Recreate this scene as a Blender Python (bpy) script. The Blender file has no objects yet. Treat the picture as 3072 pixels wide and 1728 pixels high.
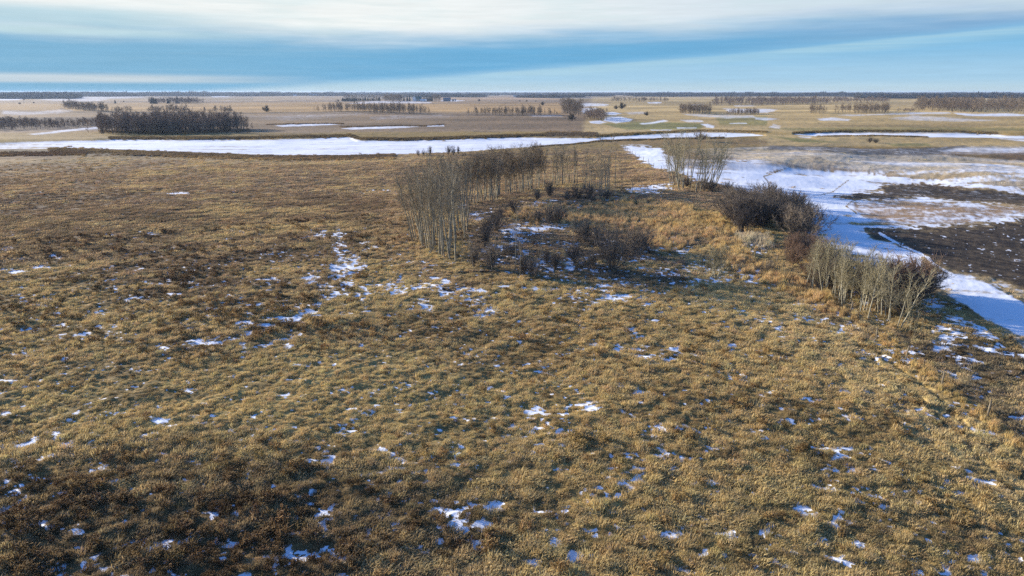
import bpy, math, random
import numpy as np
from mathutils import Vector, Matrix

# ------------------------------------------------------------------ camera, sky, sun, exposure
SC = bpy.context.scene
H_CAM, PITCH, FPX, CU, CV = 22.0, math.radians(15.57), 2114.0, 1536.0, 864.0
EXPOSURE = 1.0
SUN_EL, SUN_AZ = 13.5, -58.0            # sun low, ahead and to the left (azimuth from the view axis, + = right)

cam = bpy.data.cameras.new("camera"); co = bpy.data.objects.new("camera", cam)
SC.collection.objects.link(co)
co.location = (0, 0, H_CAM); co.rotation_euler = (math.pi/2 - PITCH, 0, 0)
cam.sensor_width = 36.0; cam.lens = FPX*36/3072; cam.clip_start = 0.5; cam.clip_end = 60000
SC.camera = co
SC.view_settings.view_transform = 'Standard'; SC.view_settings.look = 'None'
SC.view_settings.exposure = EXPOSURE; SC.view_settings.gamma = 1.0
SC.view_settings.use_curve_mapping = False
SC.cycles.use_denoising = False
try:
    SC.cycles.denoiser = 'OPENIMAGEDENOISE'; SC.cycles.denoising_input_passes = 'RGB_ALBEDO_NORMAL'; SC.cycles.denoising_prefilter = 'ACCURATE'
except Exception: pass
SC.cycles.sample_clamp_indirect = 4.0; SC.cycles.max_bounces = 4; SC.cycles.diffuse_bounces = 2; SC.cycles.glossy_bounces = 1
SC.cycles.transmission_bounces = 2; SC.cycles.transparent_max_bounces = 4
SC.cycles.volume_bounces = 0
SC.cycles.use_adaptive_sampling = True; SC.cycles.adaptive_threshold = 0.01

def lin(c):
    return tuple(((x/255)/12.92 if x/255 <= .04045 else ((x/255+.055)/1.055)**2.4) for x in c)

W = bpy.data.worlds.new("World"); SC.world = W; W.use_nodes = True
def build_sky():
    nt = W.node_tree; N = nt.nodes; L = nt.links; N.clear()
    out = N.new('ShaderNodeOutputWorld'); bg = N.new('ShaderNodeBackground'); L.new(bg.outputs[0], out.inputs[0])
    def m(op, a, b=None, c=None, clamp=False):
        n = N.new('ShaderNodeMath'); n.operation = op; n.use_clamp = clamp
        for i, v in enumerate((a, b, c)):
            if v is None: continue
            if isinstance(v, (int, float)): n.inputs[i].default_value = v
            else: L.new(v, n.inputs[i])
        return n.outputs[0]
    def ss(x, a, b):
        n = N.new('ShaderNodeMapRange'); n.interpolation_type = 'SMOOTHSTEP'
        L.new(x, n.inputs[0]); 
        for i, v in ((1, a), (2, b)):
            if isinstance(v, (int, float)): n.inputs[i].default_value = v
            else: L.new(v, n.inputs[i])
        return n.outputs[0]
    def mix(f, a, b):
        n = N.new('ShaderNodeMix'); n.data_type = 'RGBA'
        if isinstance(f, (int, float)): n.inputs[0].default_value = f
        else: L.new(f, n.inputs[0])
        for i, v in ((6, a), (7, b)):
            if isinstance(v, tuple): n.inputs[i].default_value = (*v, 1)
            else: L.new(v, n.inputs[i])
        return n.outputs[2]
    tc = N.new('ShaderNodeTexCoord'); sp = N.new('ShaderNodeSeparateXYZ'); L.new(tc.outputs['Generated'], sp.inputs[0])
    x, y, z = sp.outputs
    az = m('MULTIPLY', m('ARCTAN2', x, y), 57.2958); el = m('MULTIPLY', m('ARCSINE', z), 57.2958)
    def noise(sa, se, scale=1., detail=4, rough=.55, off=0):
        c = N.new('ShaderNodeCombineXYZ'); L.new(m('MULTIPLY', az, sa), c.inputs[0]); L.new(m('MULTIPLY', el, se), c.inputs[1]); c.inputs[2].default_value = off
        n = N.new('ShaderNodeTexNoise'); n.inputs['Scale'].default_value = scale; n.inputs['Detail'].default_value = detail; n.inputs['Roughness'].default_value = rough
        L.new(c.outputs[0], n.inputs['Vector']); return m('SUBTRACT', n.outputs[0], .5)
    g = 1/2**EXPOSURE
    def C(r, gg, b): return tuple(v*g for v in lin((r, gg, b)))
    n1 = noise(.045, .5, 1.3, 5); n2 = noise(.03, 1.4, 1.6, 5, .6, 3.3); n3 = noise(.1, .9, 1., 6, .6, 7.)
    # lower clear sky
    low = mix(ss(el, 0.0, 1.1), C(190, 214, 226), C(166, 206, 232))
    low = mix(ss(el, 1.0, 3.4), low, C(132, 190, 228))
    # bank of blue-grey altostratus above a slanting edge
    edge = m('ADD', m('ADD', m('MULTIPLY', az, .073), 1.38), m('MULTIPLY', n1, .55))
    d = m('SUBTRACT', el, edge)
    blue = mix(ss(az, -30, 2), C(130, 182, 215), C(112, 176, 218))
    blue = mix(ss(az, 8, 36), blue, C(126, 172, 212))
    bank = ss(d, -.14, .6)
    col = mix(bank, low, blue)
    rim = m('MULTIPLY', ss(d, -.8, .0), ss(d, .22, .02)); rim = m('MULTIPLY', rim, ss(az, -22, 4))
    rim = m('MULTIPLY', rim, m('ADD', .42, m('MULTIPLY', n2, 1.3)))
    col = mix(m('MAXIMUM', rim, 0.), col, C(178, 214, 228))
    # white cloud deck overhead
    wl = m('ADD', m('ADD', 4.35, m('MULTIPLY', n1, 2.6)), m('MULTIPLY', m('ABSOLUTE', m('ADD', az, 14.)), .024))
    wd = m('SUBTRACT', el, wl)
    wm = ss(wd, -1.7, .7)
    hi = mix(ss(az, -12, 30), C(243, 247, 246), C(206, 222, 236))
    hi = mix(m('MULTIPLY', ss(n3, -.08, .2), .45), hi, C(205, 228, 232))
    col = mix(wm, col, hi)
    # grey-teal band and pale streak at the left
    gl = m('MULTIPLY', ss(az, -14, -30), m('MULTIPLY', ss(el, 3.9, 4.5), ss(el, 5.7, 5.0)))
    col = mix(m('MULTIPLY', gl, .6), col, C(164, 206, 222))
    st = m('MULTIPLY', ss(az, -12, -32), m('MULTIPLY', ss(el, 3.4, 3.8), ss(el, 4.3, 3.9)))
    col = mix(m('MULTIPLY', st, .55), col, C(208, 232, 232))
    sl = m('MULTIPLY', ss(az, -12, -30), m('MULTIPLY', ss(el, .45, .75), ss(el, 1.35, .95)))
    col = mix(m('MULTIPLY', sl, m('ADD', .75, n2)), col, C(214, 222, 226))
    soft = m('MULTIPLY', m('ADD', n2, .0), .35)
    col = mix(m('MAXIMUM', soft, 0.), col, C(205, 228, 234))
    fib = noise(.16, 2.6, 1.5, 7, .65, 11.); fs = N.new('ShaderNodeVectorMath'); fs.operation = 'SCALE'; L.new(col, fs.inputs[0]); L.new(m('ADD', 1., m('MULTIPLY', fib, .22)), fs.inputs[3]); col = fs.outputs[0]
    sky = N.new('ShaderNodeTexSky'); sky.sky_type = 'NISHITA'; sky.sun_disc = False
    sky.sun_elevation = math.radians(SUN_EL); sky.sun_rotation = math.radians(SUN_AZ)
    sky.altitude = 700; sky.air_density = 1.0; sky.dust_density = .4; sky.ozone_density = 2.5
    sc = N.new('ShaderNodeVectorMath'); sc.operation = 'SCALE'; L.new(sky.outputs[0], sc.inputs[0]); sc.inputs[3].default_value = 1.0
    tn = N.new('ShaderNodeVectorMath'); tn.operation = 'MULTIPLY'; L.new(sc.outputs[0], tn.inputs[0]); tn.inputs[1].default_value = (.60, .92, 1.42)
    # both expressed for the background strength below
    STR = 0.10
    cc = N.new('ShaderNodeVectorMath'); cc.operation = 'SCALE'; L.new(col, cc.inputs[0]); cc.inputs[3].default_value = 1/STR
    fin = mix(ss(el, 7.5, 16.), cc.outputs[0], tn.outputs[0])
    L.new(fin, bg.inputs[0]); bg.inputs[1].default_value = STR
build_sky()

sun = bpy.data.lights.new("sun", 'SUN'); sun.energy = 5.0; sun.angle = math.radians(.6); sun.color = (1.0, .90, .76)
so = bpy.data.objects.new("sun", sun); SC.collection.objects.link(so)
_a, _e = math.radians(SUN_AZ), math.radians(SUN_EL)
SUNV = Vector((math.sin(_a)*math.cos(_e), math.cos(_a)*math.cos(_e), math.sin(_e)))
so.rotation_euler = SUNV.to_track_quat('Z', 'Y').to_euler(); so.location = SUNV*200

# ------------------------------------------------------------------ helpers
rng = np.random.default_rng(7); random.seed(7)
def hash2(ix, iy, s):
    h = (ix.astype(np.int64)*374761393 + iy.astype(np.int64)*668265263 + s*974634777) & 0xffffffff
    h = ((h ^ (h >> 13))*1274126177) & 0xffffffff
    h = ((h ^ (h >> 16))*2246822519) & 0xffffffff
    return ((h ^ (h >> 15)) & 0xffffff).astype(np.float64)/0xffffff
def vnoise(x, y, s=0):
    ix, iy = np.floor(x), np.floor(y); fx, fy = x-ix, y-iy
    ix = ix.astype(np.int64); iy = iy.astype(np.int64)
    fx = fx*fx*fx*(fx*(fx*6-15)+10); fy = fy*fy*fy*(fy*(fy*6-15)+10)
    a, b = hash2(ix, iy, s), hash2(ix+1, iy, s); c, d = hash2(ix, iy+1, s), hash2(ix+1, iy+1, s)
    return (a+(b-a)*fx)*(1-fy)+(c+(d-c)*fx)*fy
def fbm(x, y, s=0, o=4, g=.5):
    t = np.zeros_like(x); a = 1.; n = 0.; cs, sn = math.cos(.6), math.sin(.6)
    for k in range(o):
        t += a*vnoise(x, y, s+k*17); n += a; a *= g
        x, y = (x*cs-y*sn)*2.03+13.7, (x*sn+y*cs)*2.03+7.1
    return t/n*2-1                                     # about -1..1
def sstep(x, a, b):
    t = np.clip((x-a)/(b-a), 0, 1); return t*t*(3-2*t)
SP, CP = math.sin(PITCH), math.cos(PITCH)
def to_plan(x, y, z):                                   # survey coordinates of a ground point (as read off the photograph)
    zz = z-H_CAM; d = y*CP - zz*SP; up = y*SP + zz*CP
    d = np.where(d > .1, d, .1)
    return CU+FPX*x/d, CV-FPX*up/d
def sdist(poly, u, v):                                  # signed distance (+ inside)
    P = np.array(poly, float); Q = np.roll(P, -1, 0)
    best = np.full(u.shape, 1e18); ins = np.zeros(u.shape, bool)
    for (ax, ay), (bx, by) in zip(P, Q):
        dx, dy = bx-ax, by-ay; t = np.clip(((u-ax)*dx+(v-ay)*dy)/(dx*dx+dy*dy+1e-9), 0, 1)
        best = np.minimum(best, (u-ax-t*dx)**2+(v-ay-t*dy)**2)
        if ay != by:
            ins ^= ((ay > v) != (by > v)) & (u < dx*(v-ay)/(by-ay)+ax)
    return np.where(ins, 1, -1)*np.sqrt(best)
def pmask(poly, u, v, soft=2., ju=0, jv=0, pad=None):
    P = np.array(poly); pad = pad or (soft*2+40)
    r = np.zeros(u.shape)
    k = (u > P[:, 0].min()-pad) & (u < P[:, 0].max()+pad) & (v > P[:, 1].min()-pad) & (v < P[:, 1].max()+pad)
    if k.any():
        a = ju[k] if isinstance(ju, np.ndarray) else ju; b = jv[k] if isinstance(jv, np.ndarray) else jv
        r[k] = sstep(sdist(poly, u[k]+a, v[k]+b), -soft, soft)
    return r

# ------------------------------------------------------------------ what lies where
CREEK = [(-400,430),(0,425),(90,422),(179,420),(280,419),(328,416),(507,417),(768,417),(929,414),(977,410),(1051,409),(1072,417),(1096,420),(1215,420),(1364,416),(1536,410),(1631,411),(1789,412),(1834,408),(1953,401),(2102,394),(2251,398),(2293,404),(2162,410),(1983,414),(1804,420),(1715,430),(1596,437),(1536,442),(1364,453),(1185,460),(1036,465),(887,466),(768,464),(685,460),(507,453),(328,447),(149,443),(0,444),(-400,446)]
POND_R = [(2380,401),(2440,397),(2513,394),(2700,395),(2870,396),(2960,398),(3028,404),(3072,406),(3400,410),(3400,416),(3100,414),(2960,410),(2781,409),(2632,405),(2453,407),(2399,403)]
SNOWS = [  # full snow: polygon, soft px, jitter, coverage
 (POND_R, 1.2, .8, 1.), ([(2966,412),(3072,417),(3400,420),(3400,430),(3067,424),(2990,416)], 1.5, 1.5, .8),
 ([(822,378),(860,373),(1000,370),(1022,374),(960,377),(850,381)], 1., .8, 1.),
 ([(1024,385),(1060,382),(1200,379),(1262,380),(1200,385),(1050,389)], 1., .8, 1.),
 ([(1275,375),(1330,375),(1334,380),(1282,380)], .8, .5, 1.),
 ([(75,402),(150,394),(290,380),(300,386),(180,398),(100,406)], 2., 1.5, .85),
 ([(0,332),(90,335),(180,328),(223,332),(180,340),(60,344),(0,342)], 2.5, 2., .55),
 ([(-200,286),(0,286),(80,287),(88,296),(40,301),(-200,301)], 1., 1., .95),
 ([(104,299),(200,289),(420,287),(436,292),(330,297),(280,305),(180,303)], 2., 2., .6),
 ([(620,287),(670,287),(700,291),(640,292)], 1., 1., .8),
 ([(700,350),(860,345),(1060,338),(1100,342),(1000,352),(860,360)], 5., 4., .33),
 ([(1105,349),(1176,346),(1330,344),(1380,348),(1200,358),(1120,360)], 4., 3., .3),
 ([(1580,345),(1680,345),(1690,350),(1600,351)], 2., 1.5, .5),
 ([(1739,311),(1780,309),(1826,312),(1822,318),(1745,320)], 2., 1.5, .85),
 ([(1745,325),(1792,322),(1790,335),(1750,340)], 2., 1.5, .75),
 ([(1813,337),(1840,335),(1866,341),(1850,346),(1818,345)], 1.5, 1.5, .95),
 ([(1811,352),(1860,350),(1900,358),(1890,365),(1850,369),(1811,362)], 1.5, 1.5, .98),
 ([(1765,364),(1800,361),(1822,367),(1800,371),(1770,369)], 1., 1., .95),
 ([(1917,370),(1960,364),(1985,359),(2003,363),(1965,371),(1930,373)], 1.5, 1.5, .9),
 ([(1870,336),(1925,334),(1945,342),(1890,345)], 2., 2., .5),
 ([(1950,388),(2016,388),(2012,392),(1955,392)], 1., 1., .85),
 ([(2040,360),(2105,360),(2110,367),(2060,367)], 2., 2., .75),
 ([(2102,372),(2125,372),(2143,378),(2138,385),(2115,382)], 1.5, 1., .9),
 ([(2028,382),(2088,382),(2086,386),(2030,386)], 1., 1., .8),
 ([(2189,369),(2242,368),(2244,372),(2190,372)], 1., 1., .85),
 ([(2266,353),(2304,353),(2340,357),(2300,362),(2268,358)], 1.5, 1.5, .8),
 ([(2040,340),(2130,343),(2266,346),(2270,354),(2180,356),(2060,346)], 2., 2., .6),
 ([(2171,325),(2300,326),(2335,330),(2310,338),(2180,337)], 2., 2., .8),
 ([(1938,306),(1983,306),(1985,311),(1945,312)], 1., 1., .85),
 ([(2070,312),(2110,311),(2115,315),(2075,316)], 1., 1., .6),
 ([(2200,316),(2260,315),(2270,319),(2205,320)], 1., 1., .7),
 ([(2450,355),(2500,352),(2555,358),(2545,363),(2460,362)], 2., 1.5, .8),
 ([(2500,345),(2620,342),(2740,337),(2850,335),(2855,341),(2700,344),(2560,349)], 1.5, 1.5, .7),
 ([(2855,338),(2930,342),(3025,340),(3072,343),(3300,343),(3300,349),(3020,348),(2900,348)], 1.5, 1.5, .98),
 ([(2659,356),(2740,347),(2800,350),(2960,358),(3000,361),(2900,364),(2740,361)], 2.5, 2.5, .6),
 ([(2304,381),(2320,371),(2343,378),(2330,387)], 2., 2., .6),
 ([(2390,408),(2440,409),(2430,415),(2400,413)], 1.5, 1., .7),
 ([(2790,452),(2900,442),(3072,441),(3400,438),(3400,468),(3072,463),(2950,462),(2840,459)], 5., 4., .72),
 ([(2560,450),(2800,452),(2850,460),(2640,462)], 5., 4., .3),
 ([(1030,310),(1120,303),(1200,303),(1300,306),(1290,310),(1150,310),(1060,312)], 1.2, 1., .7),
 ([(1320,303),(1336,298),(1400,302),(1370,305)], 1., 1., .9),
]
# the snowy field beyond the fence line
FIELD = [(1866,437),(1990,440),(2160,445),(2304,446),(2453,456),(2800,470),(3072,500),(3500,540),(3500,1300),(3072,1046),(2957,960),(2871,905),(2780,880),(2680,810),(2480,720),(2400,640),(2250,575),(2100,540),(2040,515),(1960,500),(1905,470)]
FULL = [(1866,438),(1980,441),(2010,470),(2080,478),(2160,478),(2272,480),(2410,503),(2617,518),(2720,533),(2927,549),(3072,566),(3500,600),(3500,700),(3072,660),(2927,677),(2755,690),(2617,695),(2669,725),(2764,763),(2790,808),(2914,826),(2999,868),(3072,915),(3500,1080),(3500,1300),(3072,1010),(2957,954),(2871,902),(2764,850),(2600,800),(2420,740),(2380,640),(2200,570),(2060,530),(1950,500),(1905,470)]
SOIL_A = [(2634,559),(2772,554),(2893,564),(3072,585),(3500,620),(3500,640),(3072,616),(2858,600),(2772,588),(2640,600),(2500,594),(2560,586),(2650,580)]
STUBBLE = [(2548,615),(2651,603),(2858,613),(3072,622),(3400,640),(3400,650),(3072,638),(2927,664),(2760,676),(2650,668),(2582,640)]
SOIL_B = [(2600,690),(2680,694),(2755,688),(2927,677),(3072,658),(3500,640),(3500,1000),(3072,862),(2962,828),(2870,812),(2807,777),(2740,745),(2669,728),(2617,712)]
SOIL_C = [(2304,437),(2453,440),(2640,447),(2760,445),(2900,436),(2860,455),(2760,468),(2600,463),(2420,452),(2304,449)]
TRACK = [(2640,700),(2700,733),(2762,760),(2800,788),(2830,812),(2880,836),(2960,866),(3072,925)]
BLOBS = [  # snow speckle in the pasture: u, v, ru, rv, amount
 (955,700,38,26,.42),(1010,720,14,50,.62),(1040,790,55,45,.68),(1030,840,40,50,.42),(985,870,50,28,.36),(1105,745,30,25,.36),(1095,870,35,40,.4),
 (860,962,60,16,.6),(760,985,60,18,.42),(590,1025,90,14,.4),(540,1030,30,9,.5),(940,835,30,18,.6),(820,840,20,10,.5),(700,880,30,10,.25),(1190,860,36,30,.5),(1310,850,40,18,.55),(1350,872,50,12,.42),(1420,890,50,30,.46),(1455,940,40,18,.42),
 (1280,915,40,25,.3),(870,1015,20,30,.4),(730,1040,12,16,.4),(1070,1090,25,12,.3),(1050,1030,30,14,.3),
 (1800,862,60,12,.55),(1790,890,110,14,.5),(1700,868,60,10,.35),(1930,905,40,14,.3),
 (1905,1048,70,18,.4),(2000,1060,80,40,.34),(2060,1075,60,20,.3),(1862,1145,14,20,.75),(1782,1222,32,17,.95),(1602,1230,34,12,.85),(1930,1170,20,20,.35),(1660,1318,28,9,.7),(1700,1296,26,9,.72),(1952,1312,24,12,.8),(1985,1290,12,12,.7),
 (1360,1255,26,9,.5),(1382,1252,22,10,.5),(1055,1287,30,9,.6),(985,1345,32,14,.7),(985,1392,22,12,.75),(890,1330,45,9,.5),
 (1729,1668,26,20,.95),(1665,1640,22,30,.55),(1770,1610,40,26,.42),(1600,1690,30,16,.8),(1690,1520,20,30,.5),(1780,1602,18,26,.55),(2525,1570,28,20,.9),(2530,1540,22,14,.6),(2655,1525,30,18,.55),(2470,1625,26,14,.45),(2040,1590,34,24,.5),(2000,1600,26,16,.6),(2060,1420,18,12,.7),
 (968,1575,24,9,.85),(1370,1545,60,24,.45),(1350,1590,30,20,.5),(1490,1520,40,20,.4),(240,1648,20,9,.7),(480,1262,24,9,.75),(22,1245,22,9,.8),(160,1300,34,12,.6),(60,1330,50,10,.6),(205,1340,22,10,.6),(290,1410,44,8,.45),(570,1170,24,8,.6),(120,915,24,8,.6),(300,935,20,9,.6),(370,960,24,7,.6),(520,880,20,14,.55),(640,955,24,7,.5),(18,745,22,7,.8),(75,775,26,7,.7),(180,770,28,8,.6),(30,815,50,8,.6),(120,800,40,10,.4),(330,705,20,5,.5),(230,690,22,4,.5),(460,700,22,6,.55),(710,695,26,5,.6),(540,580,60,3,.55),(705,574,20,3,.6),(120,578,30,3,.4),(1130,575,60,10,.22),
 (1560,690,70,26,.62),(1640,680,60,22,.66),(1540,715,60,16,.5),(1500,735,60,20,.35),(1430,650,50,18,.4),(1700,740,40,20,.4),(1712,800,14,22,.85),(1760,785,30,12,.5),(1650,800,60,18,.38),(1820,735,40,18,.4),(1960,750,60,18,.45),(2040,750,40,12,.45),(1600,610,60,10,.5),(1670,600,50,10,.55),(1850,595,60,10,.5),(1930,570,60,16,.62),(1990,560,50,12,.5),(1760,600,30,8,.4),(1380,620,22,8,.8),(2000,720,60,14,.2),(2250,838,40,14,.7),(2240,815,60,16,.4),(2130,685,30,8,.45),(2270,745,50,18,.4),(2160,840,60,12,.25),
 (2440,920,24,8,.4),(2420,950,16,10,.4),(2580,1050,28,14,.55),(2660,1065,22,16,.6),(2740,1085,36,10,.65),(2820,1040,40,60,.5),(2860,985,70,40,.5),(2800,925,70,30,.55),(2960,1000,70,30,.5),(2900,1090,60,30,.4),(2840,1130,34,16,.5),(2950,1160,24,8,.5),(2925,1140,24,20,.4),(3050,1240,40,30,.4),(2960,1050,60,20,.35),(2530,1172,16,9,.5),(2640,1290,14,9,.5),(3060,1560,30,20,.4),(2690,1430,20,9,.5),(2900,1700,60,20,.4),(2600,1640,20,12,.4)]
def S(*c): return np.array(lin(c))
KC = 1.0
FARM = dict(
  near=S(138,116,70), brown=S(116,92,58), gold=S(164,138,82), olive=S(124,110,66), dark=S(92,74,46))
ZONES = [ # polygon, soft, jitter, colour, weight : pasture, marsh, banks, far fields
 ([(-600,470),(1900,448),(3600,455),(3600,560),(1100,640),(-600,640)], 14, 8, (120,96,70), .85),
 ([(-600,560),(1250,560),(1000,900),(-600,900)], 60, 25, (100,79,56), .78),
 ([(-600,830),(200,830),(420,860),(200,960),(-600,1010)], 25, 15, (152,128,78), .7),
 ([(-100,1080),(600,1060),(1500,1010),(1700,1160),(1300,1330),(500,1260),(-100,1330)], 50, 30, (138,118,72), .75),
 ([(-200,1480),(900,1400),(1650,1480),(1500,1900),(-200,1900)], 80, 40, (98,80,52), .75),
 ([(1500,920),(2300,880),(3300,1300),(3300,1900),(1700,1900),(1600,1200)], 80, 40, (154,128,74), .75),
 ([(2350,1250),(2900,1200),(3300,1500),(3300,1900),(2000,1900)], 90, 40, (124,106,62), .55),
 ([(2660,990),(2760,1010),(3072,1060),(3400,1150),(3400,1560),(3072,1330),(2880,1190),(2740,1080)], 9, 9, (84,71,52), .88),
 ([(1180,560),(1270,600),(1300,800),(1420,860),(1300,880),(1150,780),(1130,650)], 30, 18, (128,102,70), .65),
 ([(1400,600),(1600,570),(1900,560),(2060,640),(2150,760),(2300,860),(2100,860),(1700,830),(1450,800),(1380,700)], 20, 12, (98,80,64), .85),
 ([(1500,655),(1600,630),(1900,605),(2060,620),(2150,700),(2000,750),(1800,690),(1640,670)], 15, 12, (158,132,92), .9),
 ([(2080,640),(2160,650),(2240,780),(2420,860),(2360,900),(2180,800)], 15, 12, (146,122,86), .7),
 ([(2060,760),(2200,800),(2380,900),(2620,1040),(2900,1230),(3300,1500),(3300,1760),(2700,1270),(2350,1030),(2050,900)], 16, 10, (168,144,92), .8),
 ([(2350,850),(2450,870),(2640,1000),(2600,1020),(2420,930)], 12, 10, (142,118,82), .6),
 ([(1870,445),(1900,450),(2080,570),(2200,640),(2150,660),(2000,570),(1900,500)], 8, 6, (136,110,80), .75),
 # beyond the pasture
 ([(-600,484),(0,480),(483,469),(870,480),(1100,478),(1300,464),(1300,474),(1100,491),(870,494),(483,480),(0,494),(-600,500)], 3, 3, (152,128,88), .75),
 ([(-600,445),(0,445),(328,449),(887,468),(1185,462),(1185,474),(800,474),(330,466),(-600,470)], 3, 3, (88,80,70), .8),
 ([(-600,462),(100,460),(256,457),(262,465),(130,471),(-600,474)], 2, 2, (66,46,40), .9),
 ([(-600,400),(3600,392),(3600,300),(-600,300)], 4, 3, (134,114,92), .9),
 ([(-600,402),(260,396),(330,412),(200,418),(-600,424)], 3, 3, (150,128,92), .8),
 ([(-600,350),(340,350),(340,392),(-600,398)], 3, 3, (96,86,80), .6),
 ([(-600,305),(340,308),(1700,306),(1680,340),(1100,334),(700,338),(224,334),(-600,322)], 2, 1.5, (174,144,104), .85),
 ([(-600,340),(300,338),(700,346),(330,352),(-600,352)], 2.5, 2, (146,124,98), .8),
 ([(-600,298),(760,298),(1700,299),(1700,303),(760,304),(-600,312)], 1.5, 1, (150,132,112), .7),
 ([(-600,272),(3600,272),(3600,297),(-600,297)], 2, 1, (142,128,114), .8),
 ([(760,290),(1030,290),(1030,300),(760,302)], 1.5, 1, (168,146,118), .8),
 ([(1300,290),(1600,290),(1700,299),(1300,301)], 1.5, 1, (176,148,118), .8),
 ([(1780,290),(3600,288),(3600,400),(1740,400)], 12, 6, (190,166,122), .85),
 ([(1800,370),(1960,364),(2110,372),(2100,388),(1880,388)], 4, 3, (122,122,76), .8),
 ([(2147,352),(2304,350),(2300,376),(2160,376)], 4, 3, (128,124,80), .7),
 ([(2280,385),(2600,382),(3072,383),(3400,384),(3400,392),(2400,394)], 3, 2, (112,108,66), .6),
 ([(2270,404),(3400,414),(3400,444),(2750,440),(2280,438)], 3, 3, (182,158,114), .8),
 ([(2304,409),(2420,418),(2540,428),(2400,426)], 3, 2, (100,104,60), .8),
 ([(2660,432),(2780,431),(2800,438),(2680,439)], 2, 2, (104,106,62), .7),
 ([(1830,421),(2200,414),(2300,420),(2304,436),(1990,436),(1800,432)], 3, 2, (138,114,78), .8),
 ([(1640,398),(1790,396),(1800,409),(1640,410)], 2, 1.5, (70,66,66), .85),
 ([(2060,455),(2304,446),(2800,468),(3400,520),(3400,580),(3000,560),(2700,525),(2450,498),(2200,476)], 6, 6, (192,176,148), .9),
 ([(2060,449),(2304,441),(2800,462),(3400,508),(3400,518),(2800,470),(2304,448)], 3, 3, (216,202,180), .8),  # crest strip painted paler, standing in for sunlight on the ridge
]
DARKLINES = [ # ditches, reed fringes and field edges: points, half width px, colour, weight
 ([(179,325),(224,335),(500,339),(768,340),(1050,335),(1155,343),(1536,346),(1670,345)], 1.1, (74,62,50), .85),
 ([(0,312),(330,308),(768,303),(1010,303)], .8, (110,96,86), .7),
 ([(1130,312),(1536,307),(1680,306),(1830,306)], .9, (104,90,78), .8),
 ([(328,413),(507,414),(768,413),(929,409),(1050,406),(1080,415),(1215,417),(1364,413),(1536,407),(1640,404)], 2.2, (62,58,50), .9),
 ([(1789,408),(1953,398),(2102,391),(2300,396)], 1.6, (84,76,52), .8),
 ([(1598,441),(1715,432),(1804,423),(1983,416),(2170,413)], 1.4, (84,74,56), .8),
 ([(2380,398),(2513,392),(2870,393),(2990,399)], 1.6, (62,60,44), .9),
 ([(2453,408),(2632,407),(2781,411)], 1.3, (104,94,72), .7),
 ([(800,373),(930,370),(1030,370)], 1.2, (78,70,60), .7), ([(1020,380),(1200,377),(1270,378),(1335,373)], 1.2, (78,70,60), .7),
 ([(768,405),(900,402),(930,401)], 1.2, (90,70,56), .7), ([(1420,394),(1500,397)], 1.2, (90,74,60), .7),
 ([(60,462),(180,458),(256,461)], 3.5, (66,46,40), .6),
 ([(300,394),(520,398),(750,392)], 4., (80,72,66), .55),
]
TRAILS = [([(1010,680),(1030,740),(1045,800),(1035,850),(1000,890),(930,930),(850,965),(740,1000),(600,1025),(480,1040)], 20, .56), ([(880,960),(870,1010),(720,1060)], 12, .5), ([(1120,850),(1180,870),(1300,850),(1420,870),(1490,930)], 14, .46), ([(1500,860),(1640,870),(1760,880),(1880,905)], 9, .6), ([(1880,980),(1960,1060),(2060,1090)], 24, .42), ([(1690,1290),(1640,1330)], 10, .6), ([(1985,1270),(1930,1330)], 11, .6), ([(0,1350),(130,1310),(240,1240)], 10, .5)]
RUTS = [([(2600,1030),(2690,1090),(2800,1175),(2920,1290),(3072,1430)], 4.)]
def polyline_d(pts, u, v):
    best = np.full(u.shape, 1e18)
    for (ax, ay), (bx, by) in zip(pts[:-1], pts[1:]):
        dx, dy = bx-ax, by-ay; t = np.clip(((u-ax)*dx+(v-ay)*dy)/(dx*dx+dy*dy), 0, 1)
        best = np.minimum(best, (u-ax-t*dx)**2+(v-ay-t*dy)**2)
    return np.sqrt(best)

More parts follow.
